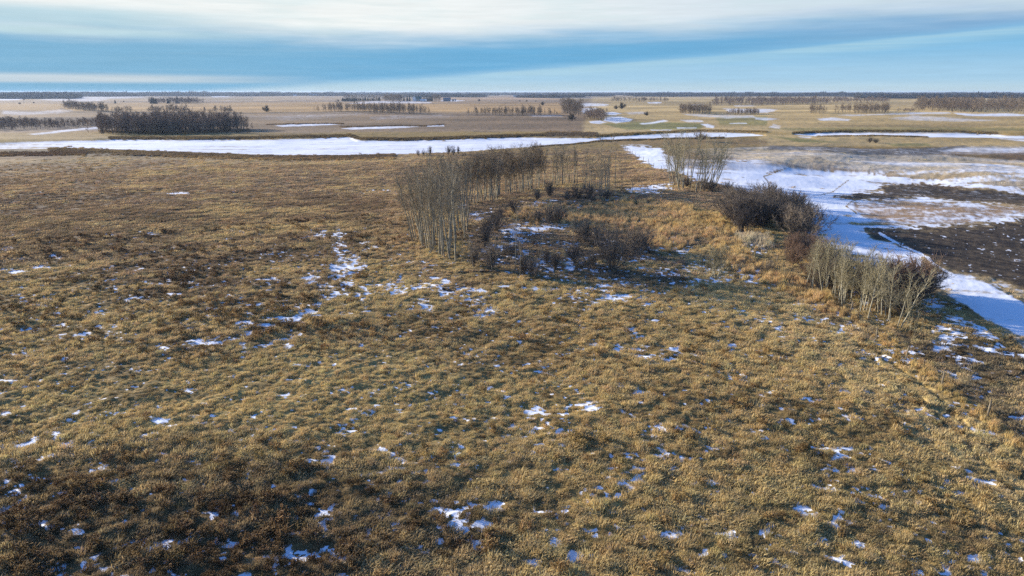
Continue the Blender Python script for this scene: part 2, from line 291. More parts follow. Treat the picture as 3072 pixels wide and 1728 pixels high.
def macro(x, y):                                        # broad relief
    r = np.hypot(x, y)
    f1 = sstep(r, 60, 260); f2 = sstep(r, 350, 1500)
    h = .35*fbm(x/23., y/23., 3, 3)*sstep(r, 20, 60)
    h = h+f1*.55*fbm(x/55., y/42., 5, 3)+f1*.5*fbm(x/120., y/90., 8, 2)
    rt = sstep(x/np.maximum(y, 1), .05, .25)
    h = h+f2*(1.7+2.2*rt)*fbm(x/330., y/260., 9, 3)
    h = h+rt*sstep(r, 150, 210)*sstep(r, 420, 250)*2.1*fbm(x/48.+3, y/34., 15, 2)
    return h
def fields(x, y, full=True):
    """height, snow 0..1, colour, dead-grass height factor at ground points"""
    r = np.hypot(x, y)
    z0 = macro(x, y); u, v = to_plan(x, y, z0)
    k = np.where(y > 2)[0]
    J = fbm(x/6., y/6., 21, 4); J2 = fbm(x/6.+40, y/6.+9, 22, 4)
    JL = fbm(x/40., y/40., 23, 4); JL2 = fbm(x/40.+30, y/40., 24, 4)
    JF = np.where(r < 260, J, JL); JF2 = np.where(r < 260, J2, JL2)
    far = sstep(r, 200, 600)
    # ---- colours
    n1 = fbm(x/14., y/9., 31, 4); n2 = fbm(x/3.2, y/2.1, 32, 4); n3 = fbm(x/45., y/30., 33, 3); n4 = fbm(x/.9, y/.7, 34, 3)
    col = np.tile(FARM['near'], (x.size, 1))
    def blend(c, w):
        nonlocal col
        col = col*(1-w[:, None])+np.asarray(c)[None, :]*w[:, None]
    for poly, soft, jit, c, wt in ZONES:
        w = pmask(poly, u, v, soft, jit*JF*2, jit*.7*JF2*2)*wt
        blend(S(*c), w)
    nearf = 1-sstep(r, 180, 420)
    xa, xc = x*.64+y*.77, -x*.77+y*.64
    n5 = fbm(xa/9., xc/1.4, 35, 4)
    blend(FARM['brown'], np.clip(.42*sstep(n1, .0, .4)*nearf*(1-.6*sstep(u, 1500, 2000)*sstep(v, 850, 950)), 0, 1))
    blend(FARM['gold'], np.clip(.6*sstep(n1+.5*n3, -.1, -.5)*nearf, 0, 1))
    blend(FARM['dark'], np.clip(.5*sstep(n2, .1, .5)*nearf, 0, 1))  # gaps between tussocks painted darker, shade put into the colour
    blend(FARM['gold'], np.clip(.42*sstep(n2, -.12, -.5)*nearf, 0, 1))  # tussocks painted lighter to look sunlit
    col = col*(1+.30*(1-sstep(r, 200, 330)))[:, None]
    col = col*(1+(.30*np.clip(n5, -1, 1)-.22*n2)*nearf)[:, None]  # matted streaks, plus more painted shade between tussocks
    nf = fbm(x/160., y/60., 36, 4); ng = fbm(x/45., y/30., 37, 4); nb = fbm(x/900.+3, y/70.+.3*fbm(x/300., y/200., 39, 2), 38, 3); col = col*(1+.30*far*(sstep(nb, .05, .12)-.5)+.14*far*(sstep(fbm(x/700., y/45., 40, 2), -.05, .0)-.5))[:, None]
    col = col*(1+(far*(.34*nf+.22*ng))[:, None]); gl = col.mean(1)[:, None]; col = np.clip(gl+(col-gl)*(1+.3*far)[:, None], .005, .9)
    # tractor-combed stubble lines far away
    for pts, hw, c, wt in DARKLINES:
        P = np.array(pts); q = np.zeros(u.shape)
        kk = (u > P[:, 0].min()-10) & (u < P[:, 0].max()+10) & (v > P[:, 1].min()-12) & (v < P[:, 1].max()+12)
        if kk.any():
            dd = polyline_d(pts, u[kk]+2*JF[kk], v[kk]+1.6*JF2[kk])
            q[kk] = sstep(dd, hw*2.3, hw*.9)*wt*(.75+.5*J[kk])
        blend(S(*c), np.clip(q, 0, 1))
    Jf = fbm(x/1.1, y/.9, 25, 3); soilA = pmask(SOIL_A, u, v, 5, 22*J+30*Jf, 6*J2+10*Jf); soilB = pmask(SOIL_B, u, v, 7, 26*J+34*Jf, 10*J2+18*Jf); soilC = pmask(SOIL_C, u, v, 3, 12*J, 2*J2)
    stub = pmask(STUBBLE, u, v, 9, 22*J+20*Jf, 7*J2+8*Jf)
    soil = np.clip(soilA+soilB, 0, 1)
    fld = pmask(FIELD, u, v, 3, 4*J, 3*J2)
    fullm = pmask(FULL, u, v, 9, 16*J+10*Jf, 9*J2+8*Jf)
    blend(S(160,140,108), fld*np.clip(1-soil, 0, 1)*.5*sstep(v, 500, 540))
    blend(S(54,46,40), soil*.95); blend(S(80,72,60), soilC*.92); blend(S(160,130,98), stub*.85)
    tx, ty = .53, -.85
    fr_ = fbm((x*tx+y*ty)/14., (-x*ty+y*tx)/.8, 44, 3); blend(S(104,88,66), soil*np.clip(.9*sstep(fbm(x/.7, y/.6, 45, 3), .05, .5)+.5*sstep(fr_, .0, .5), 0, .8))
    blend(S(30,26,24), soil*.6*sstep(fr_+.6*J, -.05, -.5))
    # ---- snow
    c = np.zeros(x.size)
    base = .125+.13*n3
    base = base*sstep(v, 560, 760)*(1-.75*pmask([(-600,300),(3600,300),(3600,540),(1150,560),(-600,560)], u, v, 30))
    base = base*(1-.5*pmask([(300,1030),(1500,1000),(1700,1110),(1300,1330),(400,1260)], u, v, 40))
    base = base+.07*pmask([(1100,1350),(2900,1350),(3072,1728),(3072,1900),(900,1900)], u, v, 60)
    c = np.maximum(c, base)
    c = np.maximum(c, .30*pmask([(1380,640),(1600,590),(1900,560),(2060,560),(2010,600),(1700,640),(1500,670),(1560,720),(1900,740),(2150,760),(2260,860),(2000,880),(1700,850),(1450,800),(1400,700)], u, v, 20, 12*J, 8*J2))
    for bu, bv, ru, rv, a in BLOBS:
        kk = (np.abs(u-bu) < ru*2.6) & (np.abs(v-bv) < rv*2.6)
        if kk.any():
            q = ((u[kk]-bu+.35*ru*J[kk])/ru)**2+((v[kk]-bv+.35*rv*J2[kk])/rv)**2
            c[kk] = np.maximum(c[kk], np.minimum((a*.84+.18)*np.exp(-.75*q*q), .74 if a > .84 else .57))
    for pts, hw, a in TRAILS:
        P = np.array(pts); kk = (u > P[:, 0].min()-40) & (u < P[:, 0].max()+40) & (v > P[:, 1].min()-30) & (v < P[:, 1].max()+30)
        if kk.any(): c[kk] = np.maximum(c[kk], a*sstep(polyline_d(pts, u[kk]+12*J[kk], v[kk]+7*J2[kk]), hw, hw*.2))
    for poly, soft, jit, a in SNOWS:
        a = a*(.80 if poly is not POND_R else 1.)
        c = np.maximum(c, a*(.9+.3*J)*pmask(poly, u, v, soft*1.3, 6*jit*JF+3*jit*J, jit*1.4*JF2+.6*J2))
    creek = pmask(CREEK, u, v, 1.4, 4*J, 1.2*J2)
    thin = .30*sstep(u, 330, 60)+.16*sstep(v, 448, 462)*sstep(u, 1300, 900)
    cks = fbm(x/40., y/3.2, 49, 4)
    c = np.maximum(c, creek*np.clip(.97-thin-.5*sstep(cks, .12, .6), 0, 1))
    nsl = np.maximum(pmask(SOIL_B, u, v, 55, 20*J, 10*J2, 120), pmask(SOIL_A, u, v, 26, 20*J, 6*J2, 70)); stk = fbm(x/26., y/4.5, 47, 4)
    f = fullm*(1-soil)*(.95-.30*sstep(stk, .0, .55)-.42*nsl-.25*sstep(fbm(x/7., y/4., 48, 3), .1, .6))
    f = np.maximum(f, fld*(1-fullm)*(1-soil)*np.clip(.36-.16*sstep(v, 486, 472)+.5*fbm(x/30., y/9., 41, 3)-.25*sstep(v, 505, 470), 0, .62)*sstep(v, 449, 456))
    f = np.where(stub > .02, f*(1-stub)+stub*.46, f)
    tr = np.zeros(u.shape); kk = (u > 2600) & (v > 680) & (v < 960)
    if kk.any(): tr[kk] = sstep(polyline_d(TRACK, u[kk]+3*J[kk], v[kk]), 5.5, 2.5)*.9
    f = np.maximum(f, tr)
    f = np.where(fullm > .5, f-.12*sstep(fbm(x/14., y/4., 43, 3), .0, .5), f); f = np.maximum(f, soilA*.26+soilB*(.10+.16*sstep(n3, .1, .6)+.3*sstep(fr_, .35, .8)+.55*sstep(fbm(x/.55, y/.5, 46, 2), .45, .7))+soilC*.22)
    # faint wheel tracks pressed through the snow
    for pts in ([(2300,520),(2360,505),(2290,530),(2310,550)], [(2545,540),(2500,575),(2440,590)], [(2640,585),(2560,600),(2538,618),(2570,640)], [(2810,590),(2900,600),(2990,622)], [(2700,733),(2900,800),(3072,900)]):
        P = np.array(pts); kk = (u > P[:, 0].min()-8) & (u < P[:, 0].max()+8) & (v > P[:, 1].min()-8) & (v < P[:, 1].max()+8)
        if kk.any(): f[kk] *= 1-.55*sstep(polyline_d(pts, u[kk], v[kk]), 2.6, 1.)
    c = np.maximum(c, f)
    # break-up into patches
    e = .30*fbm(x/2.2, y/1.4, 51, 3)+.55*fbm(x/.62, y/.5, 52, 3)+.42*fbm(x/.3, y/.28, 54, 2)
    em = fbm(x/5., y/2.6, 53, 4)
    en = np.where(r < 100, e, e*(1-sstep(r, 100, 260))+em*sstep(r, 100, 260))
    nn = np.clip(.5+1.05*en, 0, 1)
    w = .045+.22*sstep(r, 90, 900)
    snow = sstep(c-nn, -w, w)
    cl = sstep(c-nn, -.10, .04)
    ef = .5*fbm(x/1.4, y/1.0, 55, 4)+.35*fbm(x/9., y/3., 56, 3)+.3*fbm(x/.6, y/.5, 57, 2)
    fs = sstep(c+.55*ef*(1-.6*np.abs(2*c-1)), .22, .82)
    veil = sstep(v, 520, 500)*sstep(u, 1985, 2060); fs = fs*(1-veil)+veil*np.clip(c*(.75+.9*fbm(x/34., y/14., 58, 3)), 0, 1); snow = snow*(1-fld)+fld*fs
    lin_ = np.clip(c, 0, 1); ff = np.maximum(sstep(r, 130, 330), fld)
    snow = snow*(1-.75*ff)+.75*ff*np.where(fld > .5, fs, np.clip(lin_+.5*em*np.minimum(lin_, 1-lin_)*2, 0, 1))
    snow = np.where(c < .02, 0, snow)
    snow = np.where((snow > .02), snow*(1-ff)+ff*(.25+.5*snow), 0)
    snow = snow*(1-.0)
    # ---- height
    h = z0.copy()
    cs = pmask(CREEK, u, v, 4.5, 3*J, 1*J2); h -= .9*cs
    ps = pmask(POND_R, u, v, 3., 0, 0); h -= 1.2*ps
    rough = (1-cs)*(1-ps)*(1-.85*np.clip(fullm+soil, 0, 1))
    fade = sstep(r, 420, 120)
    h += fade*rough*(.19*n2+.13*n4+.10*n5)*(1-.35*snow)
    rk = (u > 2500) & (v > 950); rut = np.zeros(u.shape)
    if rk.any():
        for pts in ([(2600,1035),(2690,1100),(2800,1185),(2920,1300),(3072,1440),(3300,1640)], [(2560,1030),(2650,1105),(2760,1200),(2880,1320),(3040,1480),(3250,1700)]): rut[rk] = np.maximum(rut[rk], sstep(polyline_d(pts, u[rk]+5*J[rk], v[rk]), 9, 3))
    h -= .10*rut; col = col*(1-.35*rut)[:, None]
    h += fade*(1-rough)*.03*n4
    h += (fld*(1-rough))*.16*fbm(x/9., y/5., 61, 3)*sstep(r, 500, 200)
    h += sstep(r, 150, 300)*(1-cs)*(1-ps)*.22*fbm(x/4., y/4., 62, 3)*sstep(r, 1200, 400)
    return dict(z=h, snow=snow, col=col*KC, u=u, v=v, creek=cs, pond=ps, soil=soil, field=np.clip(fld, 0, 1), stub=stub, cov=c, clear=np.maximum(cl, .6*rut), r=r, n2=n2, n1=n1)

def ground_z(x, y): return float(fields(np.array([float(x)]), np.array([float(y)]))['z'][0])
def at(u, v):                                           # ground point seen in that direction
    du, dv = (u-CU)/FPX, (v-CV)/FPX
    d = Vector((du, CP-dv*SP, -SP-dv*CP)); z = 0.
    for _ in range(5):
        t = (z-H_CAM)/d.z; x, y = d.x*t, d.y*t; z = float(macro(np.array([x]), np.array([y]))[0])
    return x, y
def at_many(U, V):
    U = np.asarray(U, float); V = np.asarray(V, float)
    du, dv = (U-CU)/FPX, (V-CV)/FPX; dx, dy, dz = du, CP-dv*SP, -SP-dv*CP; z = np.zeros_like(U)
    for _ in range(5):
        t = (z-H_CAM)/dz; x, y = dx*t, dy*t; z = macro(x, y)
    return x, y

# ------------------------------------------------------------------ materials
def mat(name):
    m = bpy.data.materials.new(name); m.use_nodes = True; nt = m.node_tree; b = nt.nodes['Principled BSDF']
    b.inputs['Roughness'].default_value = .9; b.inputs['Specular IOR Level'].default_value = .15
    return m, nt, b
def noise_mat(name, c1, c2, scale=4., rough=.9, detail=3., stretch=(1, 1, 1), bump=0., coord='Object'):
    m, nt, b = mat(name); N, L = nt.nodes, nt.links
    tc = N.new('ShaderNodeTexCoord'); mp = N.new('ShaderNodeMapping'); mp.inputs['Scale'].default_value = stretch
    no = N.new('ShaderNodeTexNoise'); no.inputs['Scale'].default_value = scale; no.inputs['Detail'].default_value = detail
    cr = N.new('ShaderNodeValToRGB'); cr.color_ramp.elements[0].position = .35; cr.color_ramp.elements[1].position = .65
    cr.color_ramp.elements[0].color = (*lin(c1), 1); cr.color_ramp.elements[1].color = (*lin(c2), 1)
    L.new(tc.outputs[coord], mp.inputs[0]); L.new(mp.outputs[0], no.inputs['Vector']); L.new(no.outputs[0], cr.inputs[0]); L.new(cr.outputs[0], b.inputs['Base Color'])
    b.inputs['Roughness'].default_value = rough
    if bump:
        bp = N.new('ShaderNodeBump'); bp.inputs['Strength'].default_value = bump; L.new(no.outputs[0], bp.inputs['Height']); L.new(bp.outputs[0], b.inputs['Normal'])
    return m
def var_mat(name, c1, c2, rough=.9):                    # varies from one copy to the next
    m, nt, b = mat(name); N, L = nt.nodes, nt.links
    oi = N.new('ShaderNodeObjectInfo'); cr = N.new('ShaderNodeValToRGB')
    cr.color_ramp.elements[0].color = (*lin(c1), 1); cr.color_ramp.elements[1].color = (*lin(c2), 1)
    ge = N.new('ShaderNodeNewGeometry'); no = N.new('ShaderNodeTexNoise'); no.inputs['Scale'].default_value = 1.3; L.new(ge.outputs['Position'], no.inputs['Vector'])
    ma = N.new('ShaderNodeMath'); ma.operation = 'MULTIPLY_ADD'; L.new(no.outputs[0], ma.inputs[0]); ma.inputs[1].default_value = .6; 
    mb = N.new('ShaderNodeMath'); mb.operation = 'MULTIPLY_ADD'; L.new(oi.outputs['Random'], mb.inputs[0]); mb.inputs[1].default_value = .7; mb.inputs[2].default_value = -.15
    L.new(mb.outputs[0], ma.inputs[2]); L.new(ma.outputs[0], cr.inputs[0]); L.new(cr.outputs[0], b.inputs['Base Color'])
    b.inputs['Roughness'].default_value = rough
    return m

def ground_mat():
    m, nt, b = mat("ground"); N, L = nt.nodes, nt.links
    at1 = N.new('ShaderNodeAttribute'); at1.attribute_name = 'tint'
    at2 = N.new('ShaderNodeAttribute'); at2.attribute_name = 'snow'
    ge = N.new('ShaderNodeNewGeometry')
    def nz(sc, det=3, rough=.6):
        n = N.new('ShaderNodeTexNoise'); n.inputs['Scale'].default_value = sc; n.inputs['Detail'].default_value = det; n.inputs['Roughness'].default_value = rough
        L.new(ge.outputs['Position'], n.inputs['Vector']); return n.outputs[0]
    a, c, f = nz(3.5, 4, .7), nz(.5, 3), nz(14, 2)
    def m2(op, x, y, cl=False):
        n = N.new('ShaderNodeMath'); n.operation = op; n.use_clamp = cl
        for i, v in ((0, x), (1, y)):
            if isinstance(v, (int, float)): n.inputs[i].default_value = v
            else: L.new(v, n.inputs[i])
        return n.outputs[0]
    var = m2('ADD', m2('MULTIPLY', m2('SUBTRACT', a, .5), 1.5), m2('MULTIPLY', m2('SUBTRACT', c, .5), .5))
    var = m2('ADD', var, m2('MULTIPLY', m2('SUBTRACT', f, .5), .8))
    var = m2('ADD', var, 1.0)
    sc = N.new('ShaderNodeVectorMath'); sc.operation = 'SCALE'; L.new(at1.outputs['Color'], sc.inputs[0]); L.new(var, sc.inputs[3])
    sn = m2('ADD', at2.outputs['Fac'], m2('MULTIPLY', m2('SUBTRACT', a, .5), .55))
    mr = N.new('ShaderNodeMapRange'); mr.interpolation_type = 'SMOOTHSTEP'; mr.inputs[1].default_value = .25; mr.inputs[2].default_value = .75; L.new(sn, mr.inputs[0])
    sf = m2('MULTIPLY', mr.outputs[0], m2('GREATER_THAN', at2.outputs['Fac'], .01))
    scol = N.new('ShaderNodeMix'); scol.data_type = 'RGBA'; L.new(c, scol.inputs[0]); scol.inputs[6].default_value = (.80, .83, .86, 1); scol.inputs[7].default_value = (.9, .91, .92, 1)
    mx = N.new('ShaderNodeMix'); mx.data_type = 'RGBA'; L.new(sf, mx.inputs[0]); L.new(sc.outputs[0], mx.inputs[6]); L.new(scol.outputs[2], mx.inputs[7])
    L.new(mx.outputs[2], b.inputs['Base Color'])
    bp = N.new('ShaderNodeBump'); bp.inputs['Distance'].default_value = .12
    inv = m2('MULTIPLY_ADD', sf, -.45); nt.nodes[-1].inputs[2].default_value = .6
    L.new(inv, bp.inputs['Strength']); L.new(a, bp.inputs['Height']); L.new(bp.outputs[0], b.inputs['Normal'])
    b.inputs['Roughness'].default_value = .95
    return m
def grass_mat():
    m, nt, b = mat("dry_grass"); N, L = nt.nodes, nt.links
    t = N.new('ShaderNodeAttribute'); t.attribute_type = 'INSTANCER'; t.attribute_name = 'tint'
    bl = N.new('ShaderNodeAttribute'); bl.attribute_name = 'blade'
    ma = N.new('ShaderNodeMath'); ma.operation = 'MULTIPLY_ADD'; L.new(bl.outputs['Fac'], ma.inputs[0]); ma.inputs[1].default_value = .7; ma.inputs[2].default_value = .65
    sc = N.new('ShaderNodeVectorMath'); sc.operation = 'SCALE'; L.new(t.outputs['Color'], sc.inputs[0]); L.new(ma.outputs[0], sc.inputs[3])
    L.new(sc.outputs[0], b.inputs['Base Color'])
    tr = N.new('ShaderNodeBsdfTranslucent'); L.new(sc.outputs[0], tr.inputs[0])
    mx = N.new('ShaderNodeMixShader'); mx.inputs[0].default_value = .3
    L.new(b.outputs[0], mx.inputs[1]); L.new(tr.outputs[0], mx.inputs[2]); L.new(mx.outputs[0], nt.nodes['Material Output'].inputs[0])
    return m
M = dict(
 ground=ground_mat(), grass=grass_mat(),
 bark=noise_mat("pale_aspen_bark", (116,108,88), (176,166,140), 1.6, stretch=(1.5, 1.5, 1), detail=4),
 bark2=noise_mat("grey_bark", (70,62,52), (116,106,90), 2.),
 twig=var_mat("aspen_twigs", (120,110,90), (154,142,118)), rowtwig=var_mat("brownish_twigs", (112,98,80), (144,128,104)), suntwig=var_mat("sunlit_pale_twigs", (134,126,98), (168,158,128)), bark3=noise_mat("cream_aspen_bark", (138,130,106), (190,182,156), 1.6, stretch=(1.5, 1.5, 1), detail=4),  # pale twigs: lighter aspen twig colour with sunlight painted in
 twig2=var_mat("shrub_twigs", (96,86,76), (130,118,102)),
 red=var_mat("red_brown_twigs", (112,90,74), (140,116,94)),
 fartwig=var_mat("far_twigs", (118,104,88), (150,134,112)), grovetwig=var_mat("grove_twigs", (118,102,88), (152,134,116)),
 darkwood=var_mat("far_woods", (46,46,44), (72,68,60)),
 spruce=var_mat("spruce_needles", (22,32,28), (40,50,38)),
 reed=var_mat("reeds", (150,132,100), (186,168,134)),
 post=noise_mat("weathered_post", (104,94,78), (150,138,114), 6., stretch=(2, 2, .4)),
 wire=noise_mat("fence_wire", (110,104,98), (140,134,126), 3., .5),
 log=noise_mat("log_bark", (52,42,34), (92,78,62), 3.),
 white=noise_mat("white_siding", (214,214,210), (232,232,228), 1., .6),
 cream=noise_mat("cream_siding", (176,170,160), (196,190,180), 1., .7),
 green=noise_mat("green_metal_roof", (62,92,84), (84,112,100), .6, .5),
 greyroof=noise_mat("grey_roof", (96,104,110), (124,130,134), .6, .6),
 glass=noise_mat("dark_window", (30,36,44), (48,56,66), 1., .2),
 steel=noise_mat("galvanised_steel", (205,210,214), (236,238,240), .8, .35),
)

# ------------------------------------------------------------------ mesh helpers
def mesh(name, V, F, mats, mi=None, smooth=False):
    me = bpy.data.meshes.new(name)
    V = np.asarray(V, np.float32).reshape(-1, 3)
    if isinstance(F, np.ndarray):
        k = F.shape[1]; me.vertices.add(len(V)); me.vertices.foreach_set('co', V.ravel())
        me.loops.add(F.size); me.loops.foreach_set('vertex_index', F.ravel().astype(np.int32))
        me.polygons.add(len(F)); me.polygons.foreach_set('loop_start', np.arange(0, F.size, k, dtype=np.int32))
        try: me.polygons.foreach_set('loop_total', np.full(len(F), k, np.int32))
        except Exception: pass
        me.update(calc_edges=True)
    else:
        me.from_pydata([tuple(p) for p in V.tolist()], [], F)
    for m in (mats if isinstance(mats, (list, tuple)) else [mats]): me.materials.append(m)
    if mi is not None: me.polygons.foreach_set('material_index', np.asarray(mi, np.int32))
    if smooth: me.polygons.foreach_set('use_smooth', np.ones(len(me.polygons), bool))
    return me
COL = SC.collection
def link(name, data, parent=None, loc=None, rot=None, scale=None):
    o = bpy.data.objects.new(name, data); COL.objects.link(o)
    if parent: o.parent = parent
    if loc is not None: o.location = loc
    if rot is not None: o.rotation_euler = rot
    if scale is not None: o.scale = scale
    return o
def tag(o, label=None, cat=None, group=None, kind=None):
    if label: o['label'] = label
    if cat: o['category'] = cat
    if group: o['group'] = group
    if kind: o['kind'] = kind
    return o
class Tubes:
    def __init__(s): s.V, s.F, s.n = [], [], 0
    def tube(s, P, R, k=3):
        P = np.asarray(P, float); m = len(P)
        T = np.gradient(P, axis=0); T /= np.linalg.norm(T, axis=1)[:, None]+1e-9
        ref = np.array([1., 0, 0]) if abs(T[0][2]) > .7 else np.array([0, 0, 1.])
        A = np.cross(T, ref); A /= np.linalg.norm(A, axis=1)[:, None]+1e-9; B = np.cross(T, A)
        a = np.arange(k)*2*math.pi/k
        R = np.asarray(R, float)
        ring = P[:, None, :]+R[:, None, None]*(np.cos(a)[None, :, None]*A[:, None, :]+np.sin(a)[None, :, None]*B[:, None, :])
        s.V.append(ring.reshape(-1, 3))
        i = np.arange(m-1)[:, None]*k; j = np.arange(k)[None, :]; j2 = (j+1) % k
        q = np.stack([i+j, i+j2, i+k+j2, i+k+j], -1).reshape(-1, 4)+s.n
        s.F.append(q); s.n += m*k
    def get(s): return np.concatenate(s.V), np.concatenate(s.F)

def aspen(seed, H=11., lean=.06, twr=1., dens=1., crown0=.35, spread=1., trunk_r=.1, sub=True, upk=1.):
    """returns (trunk tubes, crown tubes)"""
    g = np.random.default_rng(seed); T, C = Tubes(), Tubes()
    n = 9; t = np.linspace(0, 1, n); la = g.uniform(0, 6.28)
    px = np.cumsum(g.normal(0, .016*H, n))*t; py = np.cumsum(g.normal(0, .016*H, n))*t
    P = np.stack([px+lean*H*t*math.cos(la), py+lean*H*t*math.sin(la), H*t], 1); P[0, :2] = 0
    T.tube(P, trunk_r*(1-.78*t)+.008, 5)
    nb = int(30*dens)
    for b in range(nb):
        f = crown0+(1-crown0)*(g.random()**.85)*.97
        p0 = np.array([np.interp(f, t, P[:, k]) for k in range(3)])
        az = g.uniform(0, 6.28); up = g.uniform(.7, 1.6)*upk + .5*f
        L = H*(.17-.10*f)*g.uniform(.8, 1.7)*spread
        d = np.array([math.cos(az), math.sin(az), up]); d /= np.linalg.norm(d)
        cur = np.array([0, 0, g.uniform(-.1, .35)])
        s = np.linspace(0, 1, 4)[:, None]
        B = p0+d*L*s+cur*L*s*s*.6+g.normal(0, .03*L, (4, 3))*s
        C.tube(B, (.028*(1-f*.5))*(1-.75*s[:, 0])+.005, 3)
        for w in range(g.integers(5, 9)):
            q = g.uniform(.25, 1.); p1 = np.array([np.interp(q, s[:, 0], B[:, k]) for k in range(3)])
            d2 = d+g.normal(0, .55, 3)+np.array([0, 0, .25]); d2 /= np.linalg.norm(d2); L2 = L*g.uniform(.25, .55)
            C.tube(np.array([p1, p1+d2*L2*.5+g.normal(0, .03, 3), p1+d2*L2]), np.array([.010, .008, .003])*twr, 3)
            if sub:
                for e in range(3):
                    p2 = p1+d2*L2*g.uniform(.3, 1.); d3 = d2+g.normal(0, .6, 3); d3 /= np.linalg.norm(d3)
                    C.tube(np.array([p2, p2+d3*L2*g.uniform(.35, .7)]), np.array([.0075, .003])*twr, 3)
    return T, C
def shrub(seed, H=3., stems=16, spread=.55, twr=1.):
    g = np.random.default_rng(seed); T, C = Tubes(), Tubes()
    for s_ in range(stems):
        az = g.uniform(0, 6.28); tilt = abs(g.normal(0, spread)); L = H*g.uniform(.72, 1.0)
        d = np.array([math.cos(az)*tilt, math.sin(az)*tilt, 1.]); d /= np.linalg.norm(d)
        s = np.linspace(0, 1, 5)[:, None]; p0 = np.array([math.cos(az), math.sin(az), 0])*g.uniform(0, .25)
        B = p0+d*L*s+g.normal(0, .04*L, (5, 3))*s
        T.tube(B, .03*(1-.8*s[:, 0])+.004, 3)
        for b in range(14):
            q = g.uniform(.2, 1.); p1 = np.array([np.interp(q, s[:, 0], B[:, k]) for k in range(3)])
            d2 = d+g.normal(0, .55, 3)+np.array([0, 0, .1]); d2 /= np.linalg.norm(d2); L2 = L*g.uniform(.15, .38)
            C.tube(np.array([p1, p1+d2*L2*.5+g.normal(0, .04, 3), p1+d2*L2]), np.array([.012, .009, .003])*twr, 3)
            for e in range(4):
                p2 = p1+d2*L2*g.uniform(.2, 1.); d3 = d2+g.normal(0, .65, 3); d3 /= np.linalg.norm(d3)
                C.tube(np.array([p2, p2+d3*L2*g.uniform(.3, .7)]), np.array([.008, .003])*twr, 3)
    return T, C
def spruce(seed, H=10., R=2.4):
    g = np.random.default_rng(seed); V, F = [], []; n = 0
    T = Tubes(); T.tube(np.array([[0, 0, 0], [0, 0, H*.97]]), np.array([.16, .02]), 5)
    tiers = int(H*1.9)
    for k in range(tiers):
        f = k/tiers; z = H*(.06+.93*f); rr = R*(1-f)**.85*g.uniform(.8, 1.15)+.12
        for j in range(int(9+8*(1-f))):
            a = g.uniform(0, 6.28); l = rr*g.uniform(.75, 1.15); w = l*.34+.08; dz = -l*.25
            ca, sa = math.cos(a), math.sin(a); zz = z+g.normal(0, .1)
            V += [(0, 0, zz+.25), (ca*l*.55-sa*w, sa*l*.55+ca*w, zz+dz*.4), (ca*l, sa*l, zz+dz), (ca*l*.55+sa*w, sa*l*.55-ca*w, zz+dz*.4), (ca*l*.5, sa*l*.5, zz+dz-.45)]
            F += [(n, n+1, n+2), (n, n+2, n+3), (n, n+4, n+2)]; n += 5
    return T, (np.array(V), np.array(F))

# ------------------------------------------------------------------ the ground: one sheet to the horizon
def build_ground():
    A = math.radians(52.); na = 1280
    ang = np.concatenate([np.linspace(-A, A, na), np.linspace(A, 2*math.pi-A, 60)[1:-1]])
    dep = np.concatenate([np.arange(math.degrees(math.atan(H_CAM/23.)), 5.2, -.062), np.arange(5.2, .55, -.026)])
    rad = [3, 7, 11, 15, 18, 20.5]+list(H_CAM/np.tan(np.radians(dep)))
    r = rad[-1]
    while r < 30000: r *= 1.02 if r < 6000 else 1.05; rad.append(r)
    rad = np.array(rad); nr, nc = len(rad), len(ang)
    X = rad[:, None]*np.sin(ang)[None, :]; Y = rad[:, None]*np.cos(ang)[None, :]
    x = np.append(X.ravel(), 0.); y = np.append(Y.ravel(), 0.)
    fr = {}
    parts = [fields(x[i:i+250000], y[i:i+250000]) for i in range(0, len(x), 250000)]
    for key in ('z', 'snow', 'r', 'creek'): fr[key] = np.concatenate([p[key] for p in parts])
    col = np.concatenate([p['col'] for p in parts])
    i = (np.arange(nr-1)[:, None]*nc); j = np.arange(nc)[None, :]; j2 = (j+1) % nc
    F = np.stack([i+j, i+j2, i+nc+j2, i+nc+j], -1).reshape(-1, 4)[:, ::-1]
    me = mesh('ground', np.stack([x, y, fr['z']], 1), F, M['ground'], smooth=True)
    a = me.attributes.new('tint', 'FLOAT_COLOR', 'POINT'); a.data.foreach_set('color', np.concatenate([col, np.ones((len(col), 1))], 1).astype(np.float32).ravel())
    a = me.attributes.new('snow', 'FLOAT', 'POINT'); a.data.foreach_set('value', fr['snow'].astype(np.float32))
    o = link('ground', me); tag(o, 'flat prairie ground with dead grass, snow patches, frozen creek and far fields', 'ground', kind='structure')
build_ground()

